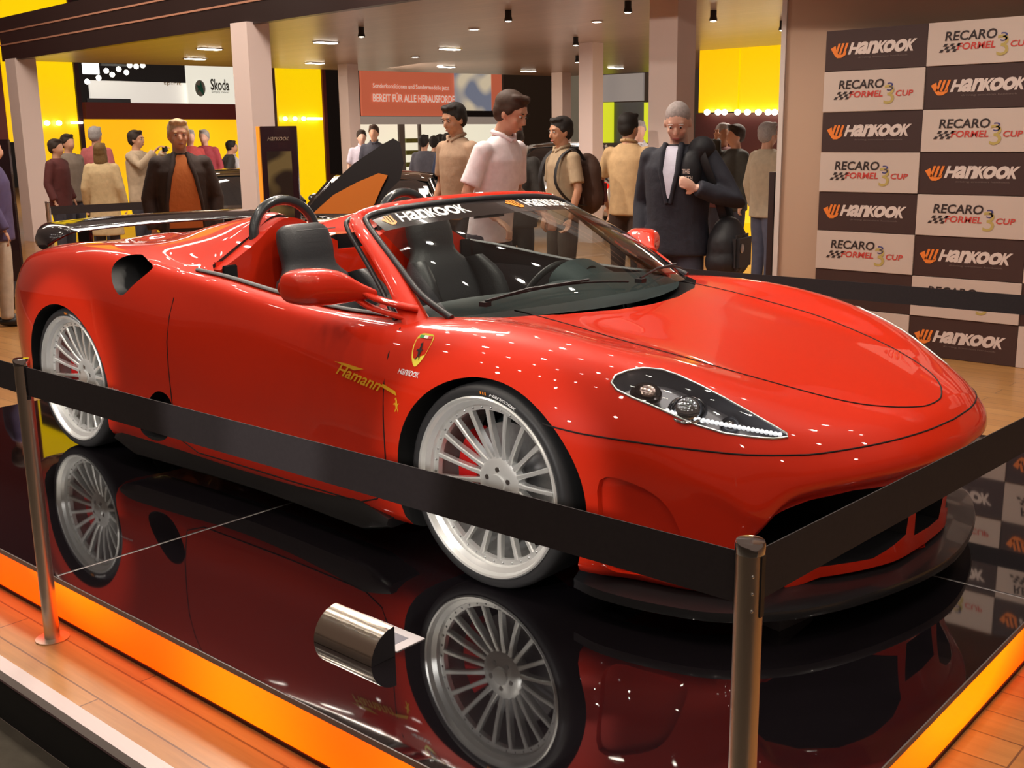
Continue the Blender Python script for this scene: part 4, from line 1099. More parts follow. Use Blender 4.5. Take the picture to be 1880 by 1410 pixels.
AMB = mat('amber_strip', (.75, .25, .02), emit=(.9, .30, .02), estr=.5)
DKP = mat('stand_black', (.02, .008, .012), rough=.25, coat=.3)
stand_board(488, 553, 232, 400, 10.9, DKP, AMB, 'black poster stand with a dark landscape poster beside the second pillar', glow_mat('dark_poster', (.012, .006, .004), (.22, .13, .04), .5, 4., (1, 1, 1.6), .42, .62))
stand_board(14, 44, 256, 512, 12.4, DKP, AMB, 'tall plain black board standing at the left picture edge')
tag(BOX('low_stage', -8.4, -7.0, 1.42, 2.0, FLOOR, FLOOR + .12, mat('stage_black', (.015, .012, .014), rough=.4)), 'low black-edged stage at the left edge behind the red car', 'stage')
# ------------------------------------------------------------------ lamps in the wooden ceiling
LW = mat('downlight_glow', (1, .95, .85), emit=(1, .92, .78), estr=14.)
def ceil_lamp(u, v, kind):
    p = on_z(u, v, CZ - .002)
    t = empty('ceiling_light', p, 0, None, None)
    if kind == 'r':
        MB().lathe([(.075, .0), (.075, -.012), (.055, -.012), (.055, .0)], n=24).build('trim_ring', CHROME, t, 40)
        MB().lathe([(.054, -.004), (.03, -.012), (0, -.014)], n=20).build('lens', LW, t, 60)
    elif kind == 's':
        MB().lathe([(.035, 0), (.035, -.06), (.045, -.10), (.04, -.11)], n=20).build('housing', BLK, t, 40)
        MB().lathe([(.038, -.108), (.02, -.115), (0, -.118)], n=20).build('lens', LW, t, 60)
    else:
        MB().box((0, 0, -.006), (.17, .36, .012), bev=.002).build('frame', CHROME, t)
        MB().box((0, 0, -.015), (.13, .32, .008)).build('lens', LW, t)
    return t
CL = [(663, 50, 's'), (598, 77, 'q'), (385, 89, 'q'), (358, 107, 'q'), (578, 115, 'q'), (762, 104, 'r'), (826, 89, 'q'), (820, 122, 'q'), (933, 19, 's'), (1057, 68, 's'), (1060, 102, 's'), (970, 130, 'q'), (1131, 124, 'q'), (1310, 19, 's'), (1153, 2, 's'), (1437, 38, 's'), (870, 53, 'r'), (1096, 39, 'r'), (1378, 92, 'r')]
descr = {'s': 'small hanging spotlight', 'q': 'flat rectangular light', 'r': 'dim round recessed light'}
where = ['above the poster stand', 'over the yellow panel, left of the hanging row', 'beside the second pillar', 'nearest the far edge left of the second pillar', 'above the glowing yellow panel', 'over the orange banner', 'midway over the orange banner', 'at the far edge over the picture banner', 'nearest the picture top, over the man in pink', 'left of the thin pillar, upper of two', 'left of the thin pillar, lower of two', 'at the far edge before the grey-brown wall', 'over the grey screen', 'over the right yellow wall', 'beside the big pillar at the picture top', 'in front of the beige wall edge', 'alone in the middle of the ceiling', 'between thin and big pillar', 'over the end of the right yellow wall']
for (u, v, k), w_ in zip(CL, where):
    t = ceil_lamp(u, v, k); tag(t, descr[k] + ' in the wooden ceiling ' + w_, 'ceiling light', 'lights in the wooden ceiling')

bgp = on_z(1885, 1300, FLOOR)
q = MB(); q.ell((0, 0, .11), (.13, .09, .11), 24, 14); q.ell((0, .05, .10), (.12, .09, .10)); q.ell((0, -.05, .10), (.12, .09, .10)); q.tube([V((.0, -.06, .19)), V((0, -.04, .27)), V((0, .04, .27)), V((0, .06, .19))], .010, 8)
o = MB().box((0, 0, .11), (.22, .30, .22), bev=.06).tube(spline([V((0, -.08, .21)), V((0, -.05, .29)), V((0, .05, .29)), V((0, .08, .21))], 5), .010, 8).build('dark_bag', mat('bag_dark_red', (.02, .008, .01), rough=.6), None, 50); o.location = (bgp.x + .12, bgp.y + .12, FLOOR); o.rotation_euler.z = .4
tag(o, 'dark rounded bag on the wood floor, cut by the right picture edge', 'bag')

pa, pb = at(88, 386, 12.4), at(285, 375, 13.2)
def far_belt():
    stanchion(pa.x, pa.y, 'thin steel belt post far behind the rear wing, beside the first pillar')
    a = V((pa.x, pa.y, 0)); b = V((pb.x, pb.y, 0)); d = (b - a).normalized()
    belt(a + d * .03, b, .70, 'grey-black belt in front of the visitors at the left, behind the rear wing')
far_belt()
# ------------------------------------------------------------------ people
def blob(mb, voxel, m, name, parent, smooth_it=4, flat_mats=None):
    """one continuous skin over the overlapping shapes of mb"""
    me = mb.mesh(name); a = bpy.data.objects.new('a', me); COL.objects.link(a)
    r = a.modifiers.new('r', 'REMESH'); r.mode = 'VOXEL'; r.voxel_size = voxel
    s_ = a.modifiers.new('s', 'SMOOTH'); s_.iterations = smooth_it; s_.factor = .5
    dg = bpy.context.evaluated_depsgraph_get(); dg.update()
    out = bpy.data.meshes.new_from_object(a.evaluated_get(dg)); bpy.data.objects.remove(a)
    return link_mesh(name, out, m, parent, 180)
SKIN = mat('skin', (.62, .34, .23), rough=.5); SKIN2 = mat('skin_tan', (.45, .23, .14), rough=.5); SKIN3 = mat('skin_pale', (.72, .44, .34), rough=.5)
HAIRS = {k: mat('hair_' + k, c, rough=.7, noise=.4, nscale=60) for k, c in dict(black=(.012, .009, .008), brown=(.05, .024, .014), grey=(.36, .34, .34), blond=(.55, .40, .24), dark=(.03, .018, .013), stubble=(.30, .25, .24), long=(.16, .09, .03)).items()}
EYEW = mat('eye_white', (.6, .57, .55), rough=.3); EYED = mat('eye_dark', (.02, .015, .012), rough=.2); LIP = mat('lip', (.38, .12, .10), rough=.5)
SHOE = mat('shoe_black', (.015, .013, .012), rough=.4)
def person(pos, face, H=1.75, label='', group=None, skin=SKIN, hair='dark', hair_kind='short', top=(.3, .3, .3), top_kind='jacket', legs=(.05, .05, .07), arms=None, head=(0, 0), build=1., vox=.016, inner=None, inner_w=((.90, .085), (1.1, .085), (1.3, .07), (1.42, .045), (1.475, .03)), fist=(), lean=0., stride=0., rug=None, detail=True, topmat=None):
    """face: world heading the figure looks along; arms: elbow and hand offsets (fwd, out, up from the floor) right then left; head: (turn, nod)"""
    t = empty('person', (pos.x, pos.y, FLOOR), face, label, 'person', group); k = H / 1.75
    t.scale = (k, k, k)
    B_ = build; lx = lambda z: math.sin(lean) * max(0, z - .9)
    sh = {1: V((lx(1.42), -.165 * B_, 1.415)), -1: V((lx(1.42), .165 * B_, 1.415))}       # 1 right, -1 left
    arms = arms or {}
    A = {}
    for s in (1, -1):
        e, h = arms.get(s, ((-.03, .06, 1.13), (.06, .08, .90)))
        E_ = V((e[0] + lx(e[2]), -s * (.175 * B_ + e[1]), e[2])); H_ = V((h[0] + lx(h[2]), -s * (.175 * B_ + h[1]), h[2]))
        A[s] = (E_, H_)
    hc = V((lx(1.62) + .015, 0, 1.625)); turn, nod = head
    HR = Matrix.Rotation(turn, 3, 'Z') @ Matrix.Rotation(nod, 3, 'Y')
    hp = lambda x, y, z: hc + V((0, 0, -.07)) + HR @ V((x, y, z + .07))
    # --- body: one skin with head, neck, trunk, limbs, hands
    b = MB()
    b.ell(hp(-.008, 0, .025), (.098, .077, .095), 20, 14, HR); b.ell(hp(.022, 0, -.035), (.070, .060, .078), 18, 12, HR)
    b.ell(hp(.035, 0, -.085), (.042, .038, .026), 14, 8, HR)
    b.ell(hp(.094, 0, -.018), (.020, .013, .026), 12, 8, HR); b.ell(hp(.104, 0, -.030), (.014, .015, .012), 12, 8, HR)
    b.ell(hp(.076, 0, .030), (.018, .052, .014), 12, 8, HR)
    b.ell(hp(.084, 0, -.066), (.013, .024, .010), 12, 8, HR)
    for s in (1, -1):
        b.ell(hp(-.005, s * .078, -.012), (.018, .010, .032), 10, 8, HR); b.ell(hp(.055, s * .038, -.03), (.028, .022, .026), 10, 8, HR)
    b.tube([V((lx(1.42) - .01, 0, 1.42)), V((lx(1.5), 0, 1.50)), hp(-.005, 0, -.04)], [.068, .056, .055], 16)
    b.ell(V((lx(1.3), 0, 1.28)), (.11, .165 * B_, .19), 20, 12); b.ell(V((lx(1.02), 0, 1.02)), (.085, .13 * B_, .20), 20, 12); b.ell(V((0, 0, .92)), (.085, .13 * B_, .10), 20, 12)
    for s in (1, -1):
        E_, H_ = A[s]
        b.ell(sh[s], (.045, .045, .042), 14, 8)
        b.tube([sh[s], sh[s].lerp(E_, .5), E_, E_.lerp(H_, .35), H_], [.044, .041, .036, .036, .024], 14)
        d = (H_ - E_).normalized(); sd = d.cross(V((0, 0, 1))); sd = (V((0, -s, 0)) if sd.length < .3 else sd).normalized(); nn = d.cross(sd).normalized()
        if s in fist: sd = V((0, 0, 1)); nn = d.cross(sd).normalized()
        pc_ = H_ + d * .045
        b.ell(pc_, (.040, .040, .040), 12, 8, Matrix((d, sd, nn)).transposed() @ Matrix.Diagonal((1.15, .95, .38)))
        for fi, (o_, ln) in enumerate(((-.030, .060), (-.010, .072), (.010, .068), (.029, .052))):
            r0 = pc_ + d * .035 + sd * o_; r1 = r0 + d * ln * .45 + nn * .010; r2 = r1 + d * ln * .30 + nn * .028 * 1.0; r3 = r2 + d * ln * .05 + nn * .022
            if s in fist:
                r1 = r0 + d * ln * .30 + nn * .012; r2 = r1 + nn * .030 - d * .004; r3 = r2 - d * .022 + nn * .004
            b.tube([r0 - d * .02, r0, r1, r2, r3], [.009, .009, .0085, .008, .007], 8)
        q0 = H_ + d * .02 + sd * -.03; b.tube([q0, q0 - sd * .022 + d * .022 + nn * .010, q0 - sd * .026 + d * .046 + nn * .02], [.011, .010, .008], 8)
        st = stride * s
        hipP = V((0, -s * .085, .90)); kn = V((st * .5 + .02, -s * .095, .49)); an = V((st, -s * .10, .09))
        b.tube([hipP, hipP.lerp(kn, .5), kn, kn.lerp(an, .3), an], [.085, .07, .052, .053, .036], 14)
        b.ell(an + V((.06, 0, -.05)), (.11, .038, .032), 12, 8)
    blob(b, vox * .62 if detail else vox, skin, 'body', t, 3)
    # --- face details
    if detail:
        for s in (1, -1):
            MB().ell(hp(.083, s * .031, .006), (.009, .012, .0065), 12, 8, HR).build('eye', EYEW, t, 60)
            MB().ell(hp(.0905, s * .031, .005), (.004, .006, .006), 10, 6, HR).build('pupil', EYED, t, 60)
            MB().ell(hp(.0915, s * .033, .027), (.006, .017, .003), 10, 6, HR).build('eyebrow', HAIRS[hair] if hair in HAIRS else EYED, t, 60)
        MB().ell(hp(.094, 0, -.066), (.006, .022, .006), 12, 6, HR).build('mouth', LIP, t, 60)
    # --- hair
    hm = MB()
    if hair_kind == 'bald':
        hm.ell(hp(-.012, 0, .034), (.0975, .0785, .092), 20, 14, HR)
    else:
        hm.ell(hp(-.022, 0, .045), (.105, .086, .088), 20, 14, HR); hm.ell(hp(-.045, 0, .0), (.075, .082, .085), 18, 12, HR)
        for i in range(9):
            a = -1.3 + 2.6 * i / 8; hm.ell(hp(.045 * math.cos(a) + .012, .05 * math.sin(a), .103 + .006 * math.sin(i * 2.3)), (.032, .024, .018), 10, 6, HR)
        for s in (1, -1): hm.ell(hp(.0, s * .074, .02), (.04, .014, .035), 10, 6, HR)
        if hair_kind == 'long':
            for s in (1, -1): hm.ell(hp(-.02, s * .065, -.09), (.055, .03, .14), 12, 8, HR)
            hm.ell(hp(-.06, 0, -.12), (.05, .085, .16), 14, 8, HR)
    blob(hm, vox * .6, HAIRS[hair], 'hair', t, 2)
    # --- clothing
    tm = topmat or mat('cloth_%.2f_%.2f_%.2f' % top, top, rough=.8, noise=.22, nscale=18, bump=.5)
    bulk = {'shirt': .0, 'tee': .0, 'jacket': .02, 'coat': .025, 'sweater': .012}[top_kind]
    bottom = {'shirt': .84, 'tee': .88, 'jacket': .80, 'coat': .48, 'sweater': .86}[top_kind]
    c = MB(); secs = []
    zz = [(bottom, .125, .175), (.88, .125, .172), (1.02, .125, .158), (1.2, .132, .170), (1.34, .128, .180), (1.425, .095, .150), (1.485, .062, .085)]
    if bottom < .8: zz = [(bottom, .16, .21), (.7, .145, .195)] + zz[1:]
    for z, rx, ry in zz:
        rx += bulk; ry = (ry + bulk) * B_
        if z > 1.46: rx, ry = .07 + bulk * .6, .082 + bulk * .6
        secs.append([V((lx(z) + rx * math.cos(a) * (1 if math.cos(a) > 0 else .92), ry * math.sin(a), z)) for a in [2 * PI * i / 24 for i in range(24)]])
    c.grid(secs, wrap=True); c.add(secs[0], [tuple(range(24))]); c.add(secs[-1], [tuple(range(24))])
    short = top_kind in ('shirt', 'tee')
    for s in (1, -1):
        E_, H_ = A[s]; r = .055 + bulk * .75
        c.ell(sh[s] + V((0, 0, -.01)), (.060 + bulk * .7, .060 + bulk * .7, .055 + bulk * .6), 14, 8)
        if short: c.tube([sh[s], sh[s].lerp(E_, .5), sh[s].lerp(E_, .82)], [r + .006, r + .006, r + .010], 16)
        else: c.tube([sh[s], sh[s].lerp(E_, .5), E_, E_.lerp(H_, .5), E_.lerp(H_, .97)], [r, r - .002, r - .008, r - .012, r - .016], 16)
    cl = blob(c, vox * .8, tm, {'shirt': 'shirt', 'tee': 'shirt', 'jacket': 'jacket', 'coat': 'coat', 'sweater': 'sweater'}[top_kind], t, 4)
    if inner is not None:      # open front showing what is worn below
        q = MB(); rows = []
        for z, w0 in inner_w:
            rows.append([V((lx(z) + float(np.interp(z, [.88, 1.02, 1.2, 1.34, 1.43, 1.485], [.125, .125, .135, .130, .10, .07])) + bulk * 1.0 + .008 - .35 * (y * y), y, z)) for y in np.linspace(-w0, w0, 7)])
        q.grid(rows); q.build('shirt_front', mat('inner_%.2f_%.2f_%.2f' % inner, inner, rough=.8, bump=.3, nscale=30), t, 180)
        if top_kind in ('jacket', 'coat'):
            lp = MB()
            for s in (1, -1):
                lp.tube([V((lx(z) + float(np.interp(z, [.88, 1.2, 1.34, 1.43, 1.485], [.125, .135, .130, .10, .06])) + bulk + .004 - .35 * w0 * w0, s * (w0 + .008), z)) for z, w0 in ((inner_w[0][0] - .03, inner_w[0][1] + .002),) + tuple(inner_w[1:-1]) + ((1.49, .045),)], [.014, .014, .018, .022, .018], 8, flat=(1, 1))
            lp.build('lapel', tm, t, 60)
    if short:
        co_ = MB()
        for s in (1, -1): co_.tube([V((lx(1.47) + .085, s * .015, 1.455)), V((lx(1.48) + .05, s * .06, 1.49)), V((lx(1.5) - .04, s * .05, 1.51)), V((lx(1.5) - .06, 0, 1.515))], [.012, .014, .014, .014], 8)
        co_.build('collar', tm, t, 60)
    lm = mat('trousers_%.2f_%.2f_%.2f' % legs, legs, rough=.8, noise=.25, nscale=14, bump=.4)
    p = MB(); p.ell(V((0, 0, .89)), (.104, .155 * B_, .11), 20, 12)
    for s in (1, -1):
        st = stride * s
        hipP = V((0, -s * .085, .90)); kn = V((st * .5 + .02, -s * .097, .49)); an = V((st, -s * .10, .07))
        p.tube([hipP, hipP.lerp(kn, .5), kn, kn.lerp(an, .5), an], [.092, .090, .073, .064, .060], 16)
    blob(p, vox * .8, lm, 'trousers', t, 4)
    for s in (1, -1):
        so = MB(); so.ell(V((stride * s + .06, -s * .10, .045)), (.145, .052, .045), 16, 8); so.build('shoe', SHOE, t, 60)
    return t
def stand(u, vtop, dep):
    p = at(u, vtop, dep); return p, p.z - FLOOR
def face_cam(p, off=0.):       # heading towards the camera plus an offset in degrees (positive: the figure's own left)
    return math.atan2(CAM.y - p.y, CAM.x - p.x) + math.radians(off)

def placed(u, vtop, dep, off, **k):
    p, H = stand(u, vtop, dep); return person(p, face_cam(p, off), H, **k)

# man with shaved head, dark jacket, looking down, one hand at his chest
N = .014
P1 = placed(1248, 184, 6.9, -22, label='person with a shaved head, dark jacket over white shirt, hand at the chest', skin=SKIN3, hair='stubble', hair_kind='bald', top=(.018, .019, .03), top_kind='jacket', legs=(.045, .05, .075), inner=(.66, .66, .80), inner_w=((1.16, .004), (1.22, .022), (1.32, .048), (1.42, .05), (1.475, .035)), fist=(-1,), head=(.25, .45), build=1.12, vox=N,
    arms={1: ((-.04, .06, 1.12), (.06, .03, .88)), -1: ((.0, .19, 1.13), (.17, -.01, 1.23))})
# shoulder bag and its strap on that man's left side
def attach_frame(t): return Matrix.Translation(t.location) @ Matrix.Rotation(t.rotation_euler.z, 4, 'Z') @ Matrix.Scale(t.scale.x, 4)
F1 = attach_frame(P1)
bag = empty('shoulder_bag', F1 @ V((-.04, .32, .86)), P1.rotation_euler.z, 'bulky black shoulder bag at the side of the person with a shaved head', 'bag')
m = MB(); m.ell((0, 0, 0), (.19, .12, .17)); m.ell((.05, .0, -.09), (.15, .12, .12)); m.ell((-.07, 0, -.08), (.13, .12, .13)); m.ell((0, 0, .10), (.13, .09, .09)); blob(m, .015, mat('bag_black', (.014, .013, .016), rough=.6, bump=.6, nscale=12), 'bag_body', bag, 6)
MB().box((.02, .10, -.03), (.26, .05, .22), bev=.02).build('pocket', mat('bag_black2', (.02, .02, .022), rough=.5), bag, 40)
MB().ell((.10, .13, .0), (.03, .006, .03), 12, 8).build('buckle', SILV, bag, 60)
st_ = MB(); pth = [V((-.02, .30, 1.02)), V((.06, .26, 1.22)), V((.10, .20, 1.40)), V((.03, .14, 1.50)), V((-.08, .15, 1.46)), V((-.14, .24, 1.24)), V((-.10, .31, 1.02))]
inv = (Matrix.Translation(bag.location) @ Matrix.Rotation(P1.rotation_euler.z, 4, 'Z')).inverted()
st_.tube([inv @ (F1 @ p) for p in spline(pth, 5)], .022, 8, flat=(.25, 1.2)); st_.build('strap', mat('strap_black', (.012, .011, .013), rough=.7), bag, 60)
# pale print on the dark scarf-like hood over his left shoulder
hd = MB(); hd.ell((.02, .16, 1.45), (.10, .085, .085), 18, 12); hd.ell((.10, .12, 1.31), (.065, .07, .14), 18, 12); ho = blob(hd, .014, mat('hood_black', (.010, .010, .014), rough=.7, bump=.4, nscale=20), 'hood', P1, 4)
q = MB()
for tx, zc in (('THE', 1.345), ('NORTH', 1.305), ('FACE', 1.265)):
    put_flat(q, fit_text(tx, .085, .026, bold=.03), (.0, 0, 0), (1, 0, 0), (0, 1, 0)) if False else None
LETW = mat('pale_jacket_print', (.55, .45, .40), rough=.6)
for tx, zc, ww in (('THE', 1.325, .05), ('NORTH', 1.285, .085)):
    vs, fs = fit_text(tx, ww, .026, bold=.03)
    q = MB(); q.add([V((.178, .12 + a, zc + b)) for a, b in vs], fs); q.build('jacket_lettering', LETW, P1)

# young man in the pink short-sleeved shirt, looking down to the right
placed(893, 168, 7.1, 52, label='person in a pale pink short-sleeved shirt looking down at the red car', skin=SKIN, hair='brown', top=(.86, .74, .78), top_kind='shirt', legs=(.05, .05, .07), head=(.15, .40), build=1.02, vox=N, lean=.20,
    arms={1: ((-.02, .07, 1.15), (.20, .02, 1.0)), -1: ((.0, .05, 1.15), (.26, .0, 1.02))})
placed(838, 189, 9.2, -48, label='person with short dark hair and a shoulder strap behind the one in pink', skin=SKIN2, hair='black', top=(.36, .24, .16), top_kind='shirt', legs=(.04, .04, .05), head=(.0, .25), vox=N)
placed(945, 232, 9.9, 160, label='person in dark clothes half hidden behind the pink shirt', skin=SKIN, hair='dark', top=(.02, .017, .015), top_kind='jacket', legs=(.02, .02, .02), build=1.1, vox=.018, detail=False)
K = placed(1033, 214, 9.3, -58, label='person in a khaki shirt with a brown backpack before the thin pillar', skin=SKIN2, hair='black', top=(.33, .24, .15), top_kind='shirt', legs=(.06, .045, .035), head=(0, .12), build=1.0, vox=N,
    arms={1: ((-.02, .06, 1.15), (.05, .05, .90)), -1: ((.0, .07, 1.14), (.06, .04, .90))})
FK = attach_frame(K)
bp_ = empty('backpack', FK @ V((-.25, 0, 1.18)), K.rotation_euler.z, 'brown backpack on the back of the person in khaki', 'backpack')
m = MB(); m.ell((0, 0, .08), (.11, .16, .18)); m.ell((-.01, 0, -.10), (.13, .17, .17)); m.ell((0, 0, -.02), (.11, .165, .22)); blob(m, .015, mat('pack_brown', (.06, .028, .018), rough=.7, bump=.5, nscale=14), 'pack_body', bp_, 6)
MB().box((-.11, 0, -.08), (.08, .24, .22), bev=.03).build('pack_pocket', mat('pack_brown2', (.09, .02, .02), rough=.7), bp_, 40)
sk_ = MB()
for s in (1, -1): sk_.tube(spline([V((.10, s * .11, .20)), V((.20, s * .12, .30)), V((.35, s * .12, .22)), V((.40, s * .13, .02)), V((.28, s * .17, -.14)), V((.10, s * .13, -.18))], 4), .02, 8, flat=(.3, 1.2))
sk_.build('shoulder_straps', MATS['strap_black'], bp_, 60)
placed(1154, 207, 9.9, 158, label='person in a tan shirt seen from behind beside the big pillar', skin=SKIN2, hair='black', top=(.50, .33, .17), top_kind='shirt', legs=(.045, .022, .014), head=(-.3, .05), build=1.05, vox=.018, detail=False,
    arms={1: ((-.02, .08, 1.14), (.02, .08, .88)), -1: ((.03, .10, 1.14), (.10, .06, .92))})
placed(1174, 222, 14., 10, label='person with grey hair in white far behind the one in tan', skin=SKIN3, hair='grey', top=(.6, .6, .65), top_kind='tee', vox=.024, detail=False)
# right, under the yellow wall
placed(1352, 228, 11.6, -60, label='person in a dark jacket raising one arm under the right yellow wall', skin=SKIN, hair='dark', top=(.04, .04, .035), top_kind='jacket', vox=.022, detail=False, arms={1: ((.12, .05, 1.36), (.16, -.02, 1.60)), -1: ((-.03, .06, 1.13), (.06, .08, .90))})
placed(1328, 226, 12.1, 20, label='person with a greyish cap in the shade under the right yellow wall', skin=SKIN2, hair='grey', top=(.14, .05, .05), top_kind='jacket', vox=.024, detail=False)
placed(1410, 224, 10.6, 130, label='person in a cream jacket and blue jeans beside the beige wall', skin=SKIN, hair='grey', top=(.55, .48, .36), top_kind='jacket', legs=(.10, .11, .17), vox=.018, detail=False)
# left: the man in the orange sweater
placed(325, 219, 8.7, 4, label='person with fair hair in an open dark jacket over an orange sweater', skin=SKIN, hair='blond', top=(.035, .022, .018), top_kind='jacket', legs=(.03, .03, .035), inner=(.48, .14, .03), inner_w=((.90, .135), (1.1, .125), (1.3, .09), (1.42, .055), (1.475, .03)), build=1.05, vox=N, head=(.05, .02),
    arms={1: ((-.02, .08, 1.13), (.02, .06, .88)), -1: ((-.02, .08, 1.13), (.02, .06, .88))})
GL = 'visitors in front of the left yellow wall'
placed(100, 255, 14.2, 60, label='person with dark hair and a red and black backpack beside the first pillar', group=GL, hair='dark', top=(.09, .02, .02), top_kind='jacket', vox=.022, detail=False)
placed(122, 246, 15.0, 40, label='person in a grey-brown plaid jacket carrying a dark red bag', group=GL, hair='dark', top=(.20, .16, .13), top_kind='jacket', vox=.022, detail=False)
placed(173, 232, 15.6, 150, label='tall person with grey hair in a pink top, seen from behind', group=GL, hair='grey', top=(.45, .12, .13), top_kind='sweater', vox=.022, detail=False)
placed(182, 262, 13.6, 165, label='person with long brown hair in a cream coat, seen from behind', group=GL, hair='long', hair_kind='long', top=(.55, .42, .24), top_kind='coat', vox=.020, detail=False)
PH = placed(247, 239, 14.4, 62, label='person in a beige jacket holding up a small camera', group=GL, hair='dark', top=(.48, .38, .27), top_kind='jacket', vox=.018, arms={1: ((.16, .05, 1.28), (.34, -.02, 1.47)), -1: ((.16, .05, 1.26), (.34, -.08, 1.46))})
cam_ = tag(MB().box((0, 0, 0), (.03, .11, .07), bev=.008).build('small_camera', BLK, None, 40), 'small black camera held up by the person in beige', 'camera'); cam_.location = attach_frame(PH) @ V((.44, -.06, 1.50)); cam_.rotation_euler.z = PH.rotation_euler.z
placed(347, 238, 18.2, 20, label='person in a red top partly hidden behind the orange sweater', group=GL, skin=SKIN3, hair='grey', top=(.42, .06, .06), top_kind='sweater', vox=.022, detail=False)
placed(374, 238, 18.6, -20, label='person with white hair in a red and blue jacket near the second pillar', group=GL, skin=SKIN3, hair='grey', top=(.35, .05, .07), top_kind='jacket', vox=.022, detail=False)
placed(403, 258, 19.2, 100, label='person in a black and grey striped jacket bending beside the second pillar', group=GL, hair='black', top=(.03, .03, .03), top_kind='jacket', lean=.3, vox=.020, detail=False)
placed(426, 262, 19.6, -70, label='person in a white top reaching out beside the second pillar', group=GL, skin=SKIN3, hair='grey', top=(.62, .62, .68), top_kind='tee', vox=.020, detail=False, arms={1: ((.10, .1, 1.2), (.32, .05, 1.22)), -1: ((-.03, .06, 1.13), (.06, .08, .90))})
# around the shop front
GS = 'visitors before the lit shop front'
placed(663, 238, 18.5, 10, label='person with glasses in a white and purple top beside the third pillar', group=GS, skin=SKIN3, hair='dark', top=(.55, .5, .6), top_kind='shirt', vox=.028, detail=False)
placed(686, 229, 18.0, -10, label='person in a dark top with a blue collar behind the raised car door', group=GS, hair='brown', top=(.05, .05, .07), top_kind='shirt', vox=.028, detail=False)
for u, v, d_, c, l in ((778, 247, 17., (.10, .10, .13), 'person in a grey-blue jacket, first of the four before the shop'), (797, 249, 17.6, (.20, .15, .11), 'person in a brown-grey jacket, second of the four before the shop'), (808, 246, 18.2, (.03, .03, .03), 'person in black, third of the four before the shop'), (822, 244, 15.9, (.05, .07, .14), 'person in a navy jacket, last of the four before the shop')):
    placed(u, v, d_, 150, label=l, group=GS, hair='black', top=c, top_kind='jacket', vox=.028, detail=False)
placed(-24, 250, 9.4, 90, label='person in a purple and cream outfit cut by the left picture edge', hair='brown', top=(.08, .06, .14), top_kind='jacket', legs=(.45, .38, .3), vox=.02, detail=False)
